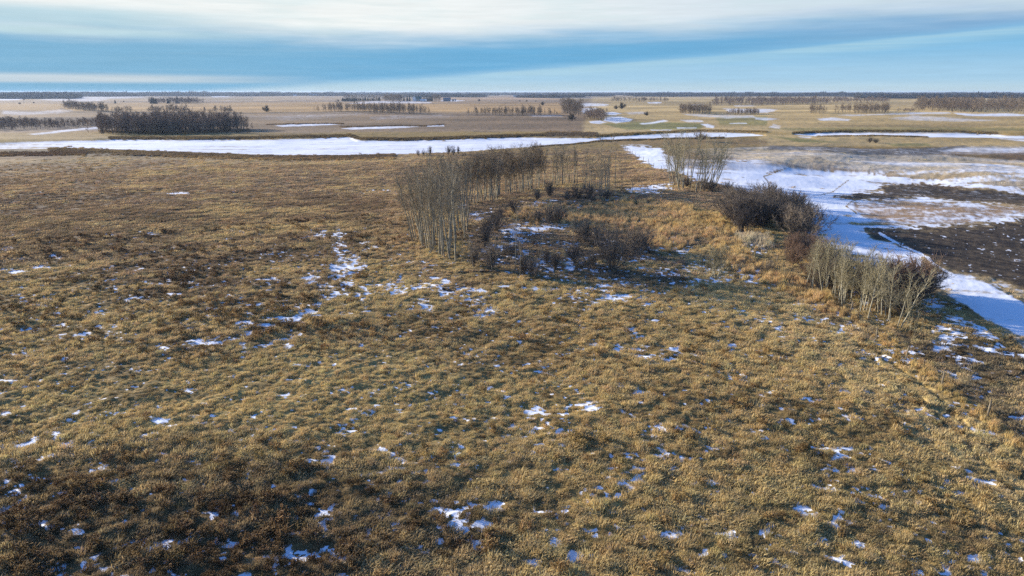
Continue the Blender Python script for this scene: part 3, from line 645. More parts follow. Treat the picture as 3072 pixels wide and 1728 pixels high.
# ------------------------------------------------------------------ scatter (ground cover and far woods only)
def scatter(name, pts, rot, scl, idx, tint, protos, label, cat):
    me = bpy.data.meshes.new(name); me.vertices.add(len(pts)); me.vertices.foreach_set('co', np.asarray(pts, np.float32).ravel())
    for nm, ty, arr, k in (('rot', 'FLOAT_VECTOR', rot, 'vector'), ('scl', 'FLOAT_VECTOR', scl, 'vector'), ('idx', 'INT', idx, 'value')):
        a = me.attributes.new(nm, ty, 'POINT'); a.data.foreach_set(k, np.asarray(arr, np.int32 if ty == 'INT' else np.float32).ravel())
    if tint is not None:
        a = me.attributes.new('tint', 'FLOAT_COLOR', 'POINT'); a.data.foreach_set('color', np.concatenate([tint, np.ones((len(tint), 1))], 1).astype(np.float32).ravel())
    o = link(name, me)
    cl = bpy.data.collections.new(name+'_kinds')
    for k, pm in enumerate(protos):
        po = bpy.data.objects.new('%s_%02d' % (name, k), pm); cl.objects.link(po)
    ng = bpy.data.node_groups.new(name, 'GeometryNodeTree')
    ng.interface.new_socket('Geometry', in_out='INPUT', socket_type='NodeSocketGeometry'); ng.interface.new_socket('Geometry', in_out='OUTPUT', socket_type='NodeSocketGeometry')
    N, L = ng.nodes, ng.links
    gi = N.new('NodeGroupInput'); go = N.new('NodeGroupOutput'); ip = N.new('GeometryNodeInstanceOnPoints')
    ci = N.new('GeometryNodeCollectionInfo'); ci.inputs[0].default_value = cl; ci.inputs['Separate Children'].default_value = True; ci.inputs['Reset Children'].default_value = True
    ip.inputs['Pick Instance'].default_value = True
    def na(nm, ty):
        n = N.new('GeometryNodeInputNamedAttribute'); n.data_type = ty; n.inputs['Name'].default_value = nm; return n.outputs['Attribute']
    L.new(gi.outputs[0], ip.inputs['Points']); L.new(ci.outputs[0], ip.inputs['Instance'])
    L.new(na('idx', 'INT'), ip.inputs['Instance Index']); L.new(na('rot', 'FLOAT_VECTOR'), ip.inputs['Rotation']); L.new(na('scl', 'FLOAT_VECTOR'), ip.inputs['Scale'])
    L.new(ip.outputs[0], go.inputs[0])
    mo = o.modifiers.new('scatter', 'NODES'); mo.node_group = ng
    tag(o, label, cat, kind='stuff')
    return o
def blades(seed, n, h, w, rad, lean, upright=False):
    g = np.random.default_rng(seed); V, F, B = [], [], []
    for k in range(n):
        a = g.uniform(0, 6.28); r = rad*math.sqrt(g.random()); x, y = r*math.cos(a), r*math.sin(a)
        hh = h*g.uniform(.5, 1.1)*(1-.35*(r/rad)); fa = g.uniform(0, 6.28)
        out = g.uniform(.0, .5)*(0 if upright else 1)
        dx = lean*hh*g.uniform(.5, 1.6)+out*hh*math.cos(a)+g.normal(0, .12*hh); dy = out*hh*math.sin(a)+g.normal(0, .14*hh)
        wx, wy = w*math.cos(fa), w*math.sin(fa); i = len(V)
        V += [(x-wx, y-wy, -.03), (x+wx, y+wy, -.03), (x+dx*.4+wx*.8, y+dy*.4+wy*.8, hh*.6), (x+dx*.4-wx*.8, y+dy*.4-wy*.8, hh*.6), (x+dx, y+dy, hh*(.95 if upright else .78))]
        F += [(i, i+1, i+2, i+3), (i+3, i+2, i+4)]; b = g.random(); B += [b]*5
    me = mesh('tuft', V, F, M['grass']); a = me.attributes.new('blade', 'FLOAT', 'POINT'); a.data.foreach_set('value', np.array(B, np.float32))
    return me
def weeds(seed, n, h):
    g = np.random.default_rng(seed); T = Tubes()
    for k in range(n):
        a = g.uniform(0, 6.28); r = .25*math.sqrt(g.random()); p = np.array([r*math.cos(a), r*math.sin(a), -.02]); hh = h*g.uniform(.6, 1.1)
        q = p+np.array([g.normal(0, .12)*hh, g.normal(0, .12)*hh, hh]); T.tube(np.array([p, (p+q)/2+g.normal(0, .02, 3), q]), np.array([.009, .008, .006]), 3)
        for b in range(5):
            s = p+(q-p)*g.uniform(.55, 1.); e = s+np.array([g.normal(0, .07), g.normal(0, .07), g.uniform(.02, .12)]); T.tube(np.array([s, e]), np.array([.012, .02]), 3)
    V, F = T.get(); me = mesh('weed', V, F, M['grass']); a = me.attributes.new('blade', 'FLOAT', 'POINT'); a.data.foreach_set('value', np.full(len(V), .1, np.float32))
    return me
def build_grass():
    short = [blades(10+k, 46, .26, .013, .27, .55) for k in range(4)]
    tall = [blades(20+k, 60, .42, .014, .30, .45) for k in range(3)]
    stand = [blades(30+k, 60, 1.0, .016, .34, .15, True) for k in range(2)]
    wd = [weeds(40+k, 13, .42) for k in range(3)]
    coarse = [blades(50+k, 70, .26, .028, .6, .6) for k in range(3)]
    protos = short+tall+stand+wd+coarse                # 0-3 short, 4-6 tall, 7-8 standing, 9-11 weeds, 12-14 coarse
    X, Y = [], []; half = math.radians(42)
    for r0, r1, lam in ((24, 45, 26), (45, 70, 18), (70, 105, 11), (105, 160, 4.8), (160, 235, 1.9), (235, 300, 1.0)):
        half = math.radians(58 if r1 <= 70 else 46 if r1 <= 105 else 42); n = int(half*(r1*r1-r0*r0)*lam); rr = np.sqrt(rng.uniform(r0*r0, r1*r1, n)); aa = rng.uniform(-half, half, n)
        X.append(rr*np.sin(aa)); Y.append(rr*np.cos(aa))
    X, Y = np.concatenate(X), np.concatenate(Y)
    f = fields(X, Y); n = len(X); q = rng.random(n)
    bare = np.clip(f['soil']+f['creek']+f['field']*.97+f['stub'], 0, 1)
    keep = (rng.random(n) > sstep(f['r'], 220, 300)) & (q > np.clip(f['clear']*.96, 0, .94)) & (rng.random(n) > bare) & (rng.random(n) > .12+.25*sstep(f['n2'], .1, .4))
    # standing reeds keep growing at the creek edge
    u, v = f['u'], f['v']
    idx = rng.integers(0, 4, n); tl = sstep(f['n2']+.25*rng.normal(size=n), -.05, -.35); idx = np.where(rng.random(n) < .15+.6*tl, rng.integers(4, 7, n), idx)
    idx = np.where((f['r'] > 105), rng.integers(12, 15, n), idx)
    dense_weed = sstep(.5*f['n1']-.8*f['n2']*0+.9*fbm(X/2.4, Y/1.8, 81, 3)+.25*rng.normal(size=n), .0, .6)*(.08+.35*pmask([(-200,1400),(1500,1380),(1500,1900),(-200,1900)], u, v, 60)+.25*pmask([(-200,560),(1150,560),(1100,1000),(-200,1000)], u, v, 60))
    isw = rng.random(n) < dense_weed; idx = np.where(isw & (f['r'] < 130), rng.integers(9, 12, n), idx)
    st = pmask([(1500,650),(1600,632),(1900,607),(2060,620),(2150,700),(2000,750),(1800,690),(1640,668)], u, v, 14, 10*f['n2'], 8*f['n1'])+pmask([(2080,640),(2160,650),(2260,790),(2440,860),(2560,950),(2500,960),(2330,860),(2180,800)], u, v, 10, 8*f['n2'], 0)*.6
    tx_, ty_ = np.array(at(2640,1012)), np.array(at(3100,1372)); st = st+.55*sstep(polyline_d([tuple(tx_), tuple(ty_), tuple(ty_+(ty_-tx_)*.4)], X+.5*f['n2'], Y), 1.1, .3)
    pale = pmask([(2205,700),(2300,705),(2312,745),(2230,745)], u, v, 8)
    ist = rng.random(n) < np.clip(st*.75+pale, 0, 1); idx = np.where(ist, rng.integers(7, 9, n), idx)
    s = rng.uniform(.48, .92, n)*(1+.6*tl); s = np.where(f['r'] > 105, s*1.15, s); flat = pmask([(-100,1080),(600,1060),(1500,1010),(1800,1150),(1700,1330),(1300,1400),(500,1280),(-100,1330)], u, v, 50, 30*f['n1'], 20*f['n2']); s = s*(1-.32*flat); s = np.where((f['r'] < 75) & (st > .05), s*.62, s)
    scl = np.stack([s*rng.uniform(.9, 1.2, n), s*rng.uniform(.9, 1.2, n), s*rng.uniform(.75, 1.2, n)], 1)
    rot = np.stack([rng.normal(0, .08, n), rng.normal(0, .08, n), rng.normal(.35, .8, n)], 1)
    gm = f['col'].mean(1)[:, None]; tint = (gm+(f['col']-gm)*.78)*np.array([.975, 1.0, .95])*(1.88+.24*rng.normal(size=n))[:, None]
    tint = np.where((isw & ~ist)[:, None], tint*np.array([.92, .84, .8]), tint)
    tint = np.where((pale > .3)[:, None], S(196,180,146)[None, :], tint)
    tint = np.where((ist & (pale < .3))[:, None], tint*np.array([1.06, 1.0, .9]), tint)
    tint *= (1+rng.normal(0, .028, (n, 3))); tint = np.clip(tint, .01, 2); tint *= np.minimum(1, .62/tint.max(1))[:, None]
    P = np.stack([X, Y, f['z']], 1); k = keep
    scatter('dead_grass', P[k], rot[k], scl[k], idx[k], tint[k], protos, 'dead tan and brown prairie grass and weeds covering the pasture', 'grass')
    # reeds along the frozen creek and the ponds
    U, V = [], []
    for pts, wd_, nn in (([(328,413),(507,414),(768,413),(929,409),(1050,406),(1080,415),(1215,417),(1364,413),(1536,407),(1640,404)], 2.2, 5200),
                   ([(1640,402),(1790,403)], 5., 900), ([(1789,408),(1953,398),(2102,391),(2300,396)], 1.4, 1500),
                   ([(2380,398),(2513,392),(2870,393),(2990,399)], 1.2, 1800), ([(2453,408),(2632,407),(2781,411)], 1.2, 700),
                   ([(149,448),(328,454),(507,461),(685,467),(887,473),(1036,472),(1185,467)], 8., 5200),
                   ([(0,464),(130,462),(256,461)], 4., 1600), ([(1600,440),(1715,432),(1804,423),(1983,416),(2170,413)], 1.5, 1000),
                   ([(800,374),(930,371),(1030,371)], 1., 260), ([(1020,381),(1200,377),(1270,378),(1335,374)], 1., 400), ([(300,394),(520,400),(750,392)], 3, 900)):
        P = np.array(pts, float); L = np.linalg.norm(np.diff(P, axis=0), axis=1); c = np.concatenate([[0], np.cumsum(L)])
        t = rng.uniform(0, c[-1], nn); U.append(np.interp(t, c, P[:, 0])); V.append(np.interp(t, c, P[:, 1])+rng.normal(0, wd_*.6, nn))
    U, V = np.concatenate(U), np.concatenate(V); X, Y = at_many(U, V); f = fields(X, Y); n = len(X)
    k = (f['snow'] < .75) | (rng.random(n) < .15)
    s = rng.uniform(.7, 1.3, n)*np.where(f['r'] > 330, 1.25, 1.)
    scl = np.stack([s*1.7, s*1.7, s*.55], 1); rot = np.stack([rng.normal(0, .1, n), rng.normal(0, .1, n), rng.uniform(0, 6.28, n)], 1)
    tint = (S(96,82,62)[None, :]*.7+f['col']*.9)*(1+.2*rng.normal(size=n))[:, None]; tint = np.clip(tint, .01, .8)
    scatter('creek_reeds', np.stack([X, Y, f['z']], 1)[k], rot[k], scl[k], rng.integers(0, 2, n)[k], tint[k], stand, 'fringe of dark dry reeds along the banks of the frozen creek and ponds', 'reeds')
build_grass()

# ------------------------------------------------------------------ trees
def pack(T, name, m):
    V, F = T.get(); return mesh(name, V, F, m)
def tree_kind(seed, bk='bark', tw='twig', **k):
    T, C = aspen(seed, **k); return pack(T, 'trunk', M[bk]), pack(C, 'crown', M[tw])
TALL = [tree_kind(100+k, H=11., lean=l, dens=.66, crown0=c, twr=1.25, trunk_r=.12) for k, (l, c) in enumerate([(.02,.42),(.05,.34),(.04,.5),(.07,.38),(.03,.3),(.06,.45),(.02,.36)])]
YOUNG = [tree_kind(120+k, bk='bark3', tw='suntwig', H=7., lean=l, dens=.85, crown0=.22, twr=1.2, trunk_r=.07, spread=1.45) for k, l in enumerate([.04,.1,.07,.03,.12])]
ROUND = [tree_kind(140+k, tw='rowtwig', H=11., lean=.04, dens=1.25, crown0=c, twr=1.35, trunk_r=.12, spread=1.4, upk=.7) for k, c in enumerate([.3,.36,.42,.33])]
TALL_H, YOUNG_H = 11., 7.
def put_tree(name, kinds, h0, h, x, y, label, group=None, cat='tree', rz=None, tilt=(0, 0), wide=1., bark=None):
    z = ground_z(x, y)
    eu = (Matrix.Rotation(tilt[1], 3, 'Y') @ Matrix.Rotation(tilt[0], 3, 'X') @ Matrix.Rotation(random.uniform(0, 6.28) if rz is None else rz, 3, 'Z')).to_euler()
    o = link(name, None, loc=(x, y, z-.05), rot=eu, scale=(h/h0*wide, h/h0*wide, h/h0))
    o.empty_display_size = .3
    a, b = random.choice(kinds)
    link('trunk', a, o); link('crown', b, o)
    return tag(o, label, cat, group)
def inside(poly, n, mind=.0, seed=0):
    g = np.random.default_rng(seed); P = np.array([at(*p) for p in poly]); out = []
    lo, hi = P.min(0), P.max(0); tries = 0
    while len(out) < n and tries < n*400:
        tries += 1; p = g.uniform(lo, hi)
        if sdist(P, np.array([p[0]]), np.array([p[1]]))[0] > 0 and all((p[0]-q[0])**2+(p[1]-q[1])**2 > mind*mind for q in out): out.append(tuple(p))
    return out
def along(pts, n, jit, seed=0):
    g = np.random.default_rng(seed); P = np.array([at(*p) for p in pts]); L = np.linalg.norm(np.diff(P, axis=0), axis=1); c = np.concatenate([[0], np.cumsum(L)])
    t = (np.arange(n)+g.uniform(.1, .9, n))/n*c[-1]
    return [(np.interp(a, c, P[:, 0])+g.normal(0, jit), np.interp(a, c, P[:, 1])+g.normal(0, jit)) for a in t]

# the ring of aspens round the slough
gA = 'aspens in the dense stand at the left end of the ring'
for x, y in inside([(1236,712),(1262,733),(1300,758),(1340,778),(1372,784),(1400,715),(1408,640),(1390,605),(1320,610),(1262,650)], 66, .8, 1)+along([(1238,714),(1270,737),(1305,757),(1340,776),(1368,784)], 22, .35, 2):
    h = random.uniform(8.0, 11.2); put_tree('aspen_tree', TALL, TALL_H, h, x, y, 'tall bare grey aspen packed in the dense stand at the left end of the ring', gA, tilt=(random.gauss(0, .05), max(-.22, min(.16, (x+9.5)*.022-.04))+random.gauss(0, .05)), wide=1.0)
gB = 'aspens in the back row of the ring'
for x, y in along([(1400,614),(1430,607),(1460,602),(1490,588),(1521,580),(1559,573),(1597,564),(1640,556)], 84, 1.0, 3):
    put_tree('aspen_tree', ROUND+TALL[:2], TALL_H, random.uniform(7.4, 9.8), x, y, 'pale-trunked bare aspen in the long row behind the slough, right of the dense stand', gB, tilt=(random.gauss(0, .05), random.gauss(0, .07)), wide=1.05)
gC = 'slim aspens in the thin gap of the ring'
for x, y in along([(1650,556),(1690,553),(1735,550)], 24, 1.0, 4):
    put_tree('aspen_tree', TALL, TALL_H, random.uniform(6.5, 9.6), x, y, 'slim bare aspen in the open thin part of the ring behind the slough', gC, tilt=(random.gauss(0, .05), random.gauss(0, .05)), wide=.95)
gE = 'aspens of the tall tuft at the right end of the back row'
for x, y in inside([(1742,572),(1760,560),(1830,560),(1828,592),(1790,598),(1750,592)], 26, .6, 5):
    put_tree('aspen_tree', TALL, TALL_H, random.uniform(6.5, 9.), x, y, 'bare aspen in the small tuft near the right end of the back row', gE, wide=.75, tilt=(random.gauss(0, .03), random.gauss(0, .03)))
for (u, v, h), lb in zip([(1806,580,12.2),(1820,577,12.8)], ['tallest grey aspen of the back tuft, left one of the two spires', 'tallest grey aspen of the back tuft, right one of the two spires']):
    put_tree('aspen_tree', TALL, TALL_H, h, *at(u, v), lb, gE, wide=.7)
for (u, v, h, lb) in [(1845,562,10.4,'lone dark straight aspen standing just right of the tall back tuft'), (1866,568,7.2,'lone bare aspen with wide forked crown between the back tuft and the snow field'), (1898,579,3.0,'short broken white snag right of the forked aspen near the field corner')]:
    put_tree('aspen_tree', TALL, TALL_H, h, *at(u, v), lb, wide=.8 if h > 5 else 1.4)
FAN = [tree_kind(160+k, tw='suntwig', H=11., lean=.06, dens=.85, crown0=c, twr=1.05, trunk_r=.12, spread=1.2) for k, c in enumerate([.3,.25,.4])]
gG = 'aspens of the open clump against the snow field'
for x, y in inside([(1996,548),(2030,540),(2140,556),(2156,572),(2120,580),(2030,570)], 38, .7, 6):
    put_tree('aspen_tree', FAN, TALL_H, random.uniform(7.5, 12.4), x, y, 'bare pale aspen in the open fan-shaped clump standing against the snow field', gG, tilt=(random.gauss(0, .06), max(-.28, min(.28, (x-42.5)*.045))+random.gauss(0, .06)), wide=1.)
gI = 'short aspens by the fence at the right'
for x, y in along([(2440,866),(2480,882),(2503,893),(2529,902),(2572,920),(2627,948),(2652,962)], 34, .8, 7):
    put_tree('young_aspen_tree', YOUNG, YOUNG_H, random.uniform(4.2, 6.3), x, y, 'short creamy-trunked bare aspen in the thicket beside the fence at the right', gI, tilt=(random.gauss(0, .06), random.gauss(.06, .09)))
put_tree('young_aspen_tree', YOUNG, YOUNG_H, 5.6, *at(2690,988), 'short aspen at the near end of the fence thicket, upright one of the end pair', gI, tilt=(0, .02))
put_tree('young_aspen_tree', YOUNG, YOUNG_H, 6.2, *at(2699,990), 'cream aspen leaning right at the near end of the fence thicket', gI, tilt=(0, .2))
gS = 'pale saplings past the near end of the fence thicket'
for u, v in ((2717,995),(2727,1008),(2740,1022),(2748,1000),(2762,1006)):
    put_tree('sapling', YOUNG, YOUNG_H, random.uniform(1.6, 2.4), *at(u, v), 'thin pale leafless sapling in the snow past the near end of the fence thicket', gS, cat='sapling', wide=.5)
gH = 'stems of the small aspen clump in the open grass'
for k in range(9):
    x, y = at(2142, 834); put_tree('sapling', YOUNG, YOUNG_H, random.uniform(3.2, 4.6), x+random.gauss(0, .5), y+random.gauss(0, .35), 'thin bare sapling in the small isolated clump right of the slough', gH, cat='sapling', wide=1.1, tilt=(random.gauss(0, .05), random.gauss(.03, .1)))
for u, v, h, w, ti, lb in [
  (1419,803,4.6,.9,(0,-.05),'small bare tree with a bent pale trunk at the slough front, nearest the dense stand'),
  (1477,813,3.4,.8,(0,-.12),'left-leaning thin bare tree beside a white-barked one at the slough front'),
  (1490,812,3.8,.6,(0,.02),'thin white-barked tree in the second tuft along the slough front'),
  (1547,823,8.0,.6,(0,.0),'tall dark spindly tree rising from the middle of the slough front'),
  (1560,829,4.4,1.,(0,.03),'short dark branching tree just right of the tall spindly one'),
  (1616,831,5.2,.6,(0,.02),'slender dark tree on the slough front beside a leaning dead stick'),
  (1695,815,5.6,.6,(0,.0),'slender grey tree standing by the bright snow hollow in the slough'),
  (1721,764,5.2,.8,(0,-.08),'crooked tree inside the slough above the bright snow hollow'),
  (1664,764,4.6,.6,(0,-.1),'left-leaning bare tree in the middle of the slough'),
  (1385,792,3.6,.7,(0,.04),'small bare tree at the foot of the dense stand, on its right side'),
  (1590,560,9.,.8,(0,0),'single taller aspen poking out of the middle of the back row')]:
    put_tree('bare_tree', TALL, TALL_H, h, *at(u, v), lb, tilt=ti, wide=w)

# ------------------------------------------------------------------ shrubs
def shrub_kind(seed, m, **k):
    T, C = shrub(seed, **k); return pack(T, 'stems', m), pack(C, 'twigs', m)
BUSH = [shrub_kind(200+k, M['twig2'], H=3., stems=22, spread=s, twr=1.7) for k, s in enumerate([.5,.7,.6,.85,.45])]
REDB = [shrub_kind(210+k, M['red'], H=3., stems=24, spread=s, twr=1.6) for k, s in enumerate([.55,.75,.65])]
def put_bush(name, kinds, h, x, y, label, group=None, wide=1.):
    z = ground_z(x, y); o = link(name, None, loc=(x, y, z-.05), rot=(0, 0, random.uniform(0, 6.28)), scale=(h/3*wide, h/3*wide, h/3)); o.empty_display_size = .3
    a, b = random.choice(kinds); link('stems', a, o); link('twigs', b, o)
    return tag(o, label, 'shrub', group)
gK = 'shrubs massed in the big dark thicket'
for x, y in inside([(2185,655),(2215,700),(2290,715),(2360,730),(2425,718),(2432,670),(2380,630),(2280,612),(2200,620)], 34, 1.6, 11):
    put_bush('willow_shrub', BUSH, random.uniform(3.6, 5.2), x, y, 'dense dark leafless willow in the big round thicket at the snow field edge', gK, 1.1)
gK2 = 'brown shrubs between the thicket and the fence aspens'
for x, y in inside([(2335,745),(2420,735),(2500,800),(2580,860),(2530,880),(2440,850),(2380,800)], 18, 1.1, 12):
    put_bush('brown_shrub', REDB+BUSH[:2], random.uniform(1.8, 3.0), x, y, 'low brown shrub in the belt linking the dark thicket with the fence aspens', gK2)
gK3 = 'reddish shrubs behind the fence aspens'
for x, y in inside([(2600,890),(2680,880),(2790,870),(2800,900),(2730,925),(2640,915)], 15, 1.1, 13):
    put_bush('red_shrub', REDB, random.uniform(2.8, 4.2), x, y, 'reddish-brown twiggy shrub behind the right side of the fence aspens', gK3, 1.05)
for x, y in along([(2480,860),(2560,885),(2640,925),(2700,950)], 9, .8, 17):
    put_bush('understory_shrub', BUSH, random.uniform(1.6, 2.6), x, y, 'dark undergrowth shrub filling in among the fence aspens', 'undergrowth among the fence aspens')
for u, v, h, w, lb in [
 (1490,692,3.2,1.1,'dark round shrub at the left of the slough, beside the main snow hollow'),(1462,712,2.8,1.2,'dark sprawling shrub just in front of the round shrub at the slough left'),
 (1455,740,2.6,1.,'brown shrub between the dense stand and the slough middle'),(1541,640,2.4,1.,'lone shrub at the top of the snowy slough hollow'),
 (1500,655,1.8,1.,'small shrub with faded green tinge up-slope of the dark round one'),(1648,672,3.,1.,'left shrub of the pair on the far side of the slough snow'),
 (1672,668,3.1,1.,'right shrub of the pair on the far side of the slough snow'),(1612,664,1.9,1.,'low dark shrub left of the pair on the far slough side'),
 (1755,725,3.3,1.2,'dark spreading shrub left of the largest willow in the slough'),(1800,742,3.,1.1,'shrub filling the gap just behind the largest willow'),
 (1838,812,5.0,.95,'largest fan-shaped willow on the right of the slough front'),(1893,765,3.8,1.1,'dark willow bush standing just right of the largest fan-shaped one'),
 (1930,752,2.8,1.,'rightmost dark shrub in the slough, half behind the willow bush'),(1421,800,2.6,.8,'shrub around the bent pale tree at the slough front'),
 (1474,808,3.2,.8,'bushy shrub around the white-barked tree at the slough front'),(1570,826,2.2,1.,'low shrub among the tall spindly trees on the slough front'),
 (1600,832,2.,1.,'low dark shrub beside the leaning dead stick'),(1665,808,2.,1.1,'low shrub left of the bright snow hollow'),
 (1640,790,1.8,1.,'small twiggy shrub in the middle of the shaded slough'),(1530,768,2.,1.2,'low grey shrub in the middle left of the shaded slough'),
 (1725,790,2.6,1.,'shrub standing right behind the bright snow hollow'),(1770,808,2.4,1.,'shrub between the bright snow hollow and the largest willow'),
 (1648,590,3.2,1.,'dark V-shaped shrub under the back row, its left one'),(1612,600,2.2,1.2,'low purple-brown shrub beneath the back row of aspens'),
 (1731,597,3.,1.,'dark shrub at the foot of the tall back tuft, left one'),(1768,600,3.4,1.,'dark shrub at the foot of the tall back tuft, right one'),
 (1700,600,1.8,1.2,'low shrub in the snow between the two dark back shrubs'),(1820,596,1.8,1.3,'low shrub beneath the two tallest spires'),
 (2110,572,3.0,1.1,'dark shrub at the foot of the open clump by the snow field'),(2135,575,2.6,1.2,'second dark shrub on the right foot of the open clump'),
 (2060,562,2.2,1.2,'dark brush at the left foot of the open clump'),(2180,570,2.,1.2,'low shrub on the snow margin right of the open clump'),
 (2215,590,2.2,1.1,'low shrub between the open clump and the big thicket'),(2230,600,2.4,1.,'brown shrub touching the far side of the big thicket'),
 (2300,820,1.6,1.2,'low brown shrub in the grass in front of the shrub belt'),(2468,652,.8,.5,'tiny dark stalk alone in the snow beside the big thicket'),
 (2609,428,2.2,1.5,'left of two tiny dark shrubs in the field beyond the snow'),(2626,428,1.8,1.5,'right of two tiny dark shrubs in the field beyond the snow'),
 (2100,424,4.,1.6,'dark round shrub behind the open clump near the creek bend')]:
    put_bush('shrub', BUSH, h, *at(u, v), lb, None, w)
for x, y in [at(u, v) for u, v in ((1255,468),(1270,467),(1290,467),(1345,464),(1360,464),(1375,462))]:
    put_bush('bank_shrub', BUSH, random.uniform(1.8, 3.4), x, y, 'thin leafless shrub on the near bank, outlined against the frozen creek', 'thin shrubs outlined against the frozen creek', .6)

# ------------------------------------------------------------------ far groves: each reads as one mass
def far_tree(seed, H, m, dens=.8, twr=5., **k):
    T, C = aspen(seed, H=H, dens=dens, twr=twr, sub=True, **k)
    (V1, F1), (V2, F2) = T.get(), C.get()
    V = np.concatenate([V1, V2]); F = np.concatenate([F1, F2+len(V1)]); mi = np.concatenate([np.zeros(len(F1)), np.ones(len(F2))])
    return mesh('far_tree', V, F, [M['bark2'], m], mi)
FART = [far_tree(300+k, 10., M['fartwig'], 1.0, 3.6, crown0=.22, spread=1.5, trunk_r=.15, upk=.5) for k in range(4)]
FARD = [far_tree(310+k, 10., M['grovetwig'], 1.1, 3.4, crown0=.15, spread=1.45, trunk_r=.16, upk=.6) for k in range(4)]
def spruce_mesh(seed, H, R):
    T, (V2, F2) = spruce(seed, H, R); V1, F1 = T.get(); me = mesh('spruce', np.concatenate([V1, V2]), [tuple(map(int, f)) for f in F1]+[tuple(map(int, f+len(V1))) for f in F2], [M['bark2'], M['spruce']], [0]*len(F1)+[1]*len(F2)); return me
def shrub_mesh(seed, m):
    T, C = shrub(seed, H=3., stems=18, spread=.7, twr=3.5); (V1, F1), (V2, F2) = T.get(), C.get()
    return mesh('far_shrub', np.concatenate([V1, V2]), np.concatenate([F1, F2+len(V1)]), m)
FARS = [shrub_mesh(320+k, M['darkwood']) for k in range(2)]
def grove(name, poly, n, h0, h1, protos, label, cat='trees', base=10., wide=1.15):
    P = inside(poly, n, .5, sum(map(ord, label)) % 997); P = np.array(P)+rng.normal(0, 2.0, (n, 2))*(1 if n > 200 else .4)
    f = fields(P[:, 0].copy(), P[:, 1].copy()); n = len(P); xs = (P[:, 0]-P[:, 0].min())/np.ptp(P[:, 0]); s = rng.uniform(h0, h1, n)*rng.uniform(.75, 1.08, n)/base*np.clip(.5+5*np.minimum(xs, 1-xs), .5, 1)*(1+.16*fbm(P[:, 0]/14., P[:, 1]/30., 71, 2))
    scatter(name, np.stack([P[:, 0], P[:, 1], f['z']-.1], 1), np.stack([rng.normal(0, .03, n), rng.normal(0, .03, n), rng.uniform(0, 6.28, n)], 1), np.stack([s*wide, s*wide, s], 1), rng.integers(0, len(protos), n), None, protos, label, cat)
G = grove
G('bare_grove', [(285,396),(313,402),(447,404),(596,402),(745,390),(740,385),(640,383),(420,383),(310,388)], 470, 7.5, 10.5, FARD, 'broad dark bare grove standing behind the left half of the frozen creek', wide=1.1)
G('brush_thicket', [(-60,362),(60,365),(160,372),(330,366),(330,376),(200,385),(0,392),(-60,392)], 420, 2.5, 5, FARD, 'dark low brush over snow at the left edge, left of the dark grove', 'brush', wide=1.5)
G('bare_grove', [(190,326),(215,329),(260,333),(326,336),(326,334),(250,328),(200,323)], 110, 7, 11, FART, 'row of bare trees beside a ditch, upper left above the dark grove')
G('bare_grove', [(331,336),(400,338),(400,336),(331,334)], 26, 4, 7, FART, 'sparse low bare trees trailing right from the upper-left row')
G('bare_grove', [(441,338),(566,339),(566,335),(500,334),(445,336)], 70, 4, 8.5, FART, 'thin rounded belt of bare trees directly behind the dark grove')
G('bare_grove', [(608,339),(698,340),(698,336),(612,336)], 42, 4, 8, FART, 'short thin belt of bare trees right of the one behind the dark grove')
G('bare_grove', [(935,336),(1020,336),(1060,336),(1150,343),(1285,342),(1285,338),(1150,336),(1060,330),(950,334)], 330, 6, 10.5, FART, 'long row of bare trees on the field edge below the farmstead', wide=.75)
G('bare_grove', [(1400,345),(1540,346),(1680,347),(1680,344),(1540,343),(1400,343)], 150, 4, 8.5, FART, 'sparse tree row along the ditch left of the round-topped trees', wide=.9)
G('bare_grove', [(1690,346),(1740,347),(1735,338),(1725,330),(1700,330),(1688,338)], 60, 9, 15, FART, 'tall round-topped bare trees at the middle of the view by the snowy hollows', wide=1.5)
G('bare_grove', [(1752,360),(1810,364),(1818,360),(1815,352),(1760,350)], 90, 5, 8.5, FARD, 'dark rounded bare clump just in front of the tall round-topped trees', wide=1.3)
G('bare_grove', [(1834,306),(2005,306),(2005,303),(1834,303)], 100, 6, 10, FART, 'long low far tree belt across the right fields, left part', wide=1.5)
G('bare_grove', [(2037,342),(2130,343),(2128,337),(2045,336)], 80, 6, 9.5, FART, 'oval clump of bare trees in the rolling field right of the middle', wide=1.2)
G('bare_grove', [(2178,343),(2279,344),(2279,341),(2185,340)], 70, 3.5, 5.5, FARD, 'low dark hedge-like clump on snow, right of the oval clump', wide=1.4)
G('bare_grove', [(2127,314),(2304,313),(2486,313),(2486,304),(2304,303),(2135,307)], 420, 7, 12, FARD, 'wide dark far wood behind the oval clump in the right fields', wide=1.6)
G('bare_grove', [(2495,309),(2668,308),(2668,302),(2500,303)], 150, 7, 11, FARD, 'far wood right of the wide dark one, with a field behind', wide=1.5)
G('bare_grove', [(2420,342),(2477,343),(2477,340),(2422,339)], 26, 7, 10.5, FART, 'little open clump of slim bare trees in the right fields', wide=.8)
G('bare_grove', [(2501,341),(2600,342),(2668,338),(2664,333),(2510,334)], 120, 6, 9.5, FART, 'bare tree clump with snow at its feet, right of the slim little clump', wide=1.1)
G('bare_grove', [(2740,336),(2800,334),(2900,338),(2945,339),(2945,318),(2860,312),(2760,322)], 520, 9, 14, FART, 'tall dense bare wood at the far right, left of a narrow gap', wide=1.1)
G('bare_grove', [(2952,339),(3072,341),(3250,341),(3250,312),(2960,316)], 520, 9, 14, FART, 'tall dense bare wood cut by the right edge of view', wide=1.1)
G('brush_thicket', [(2680,338),(2745,336),(2745,330),(2700,332)], 40, 2, 4, FARD, 'low brush tapering off the left end of the tall right wood', 'brush', wide=1.6)
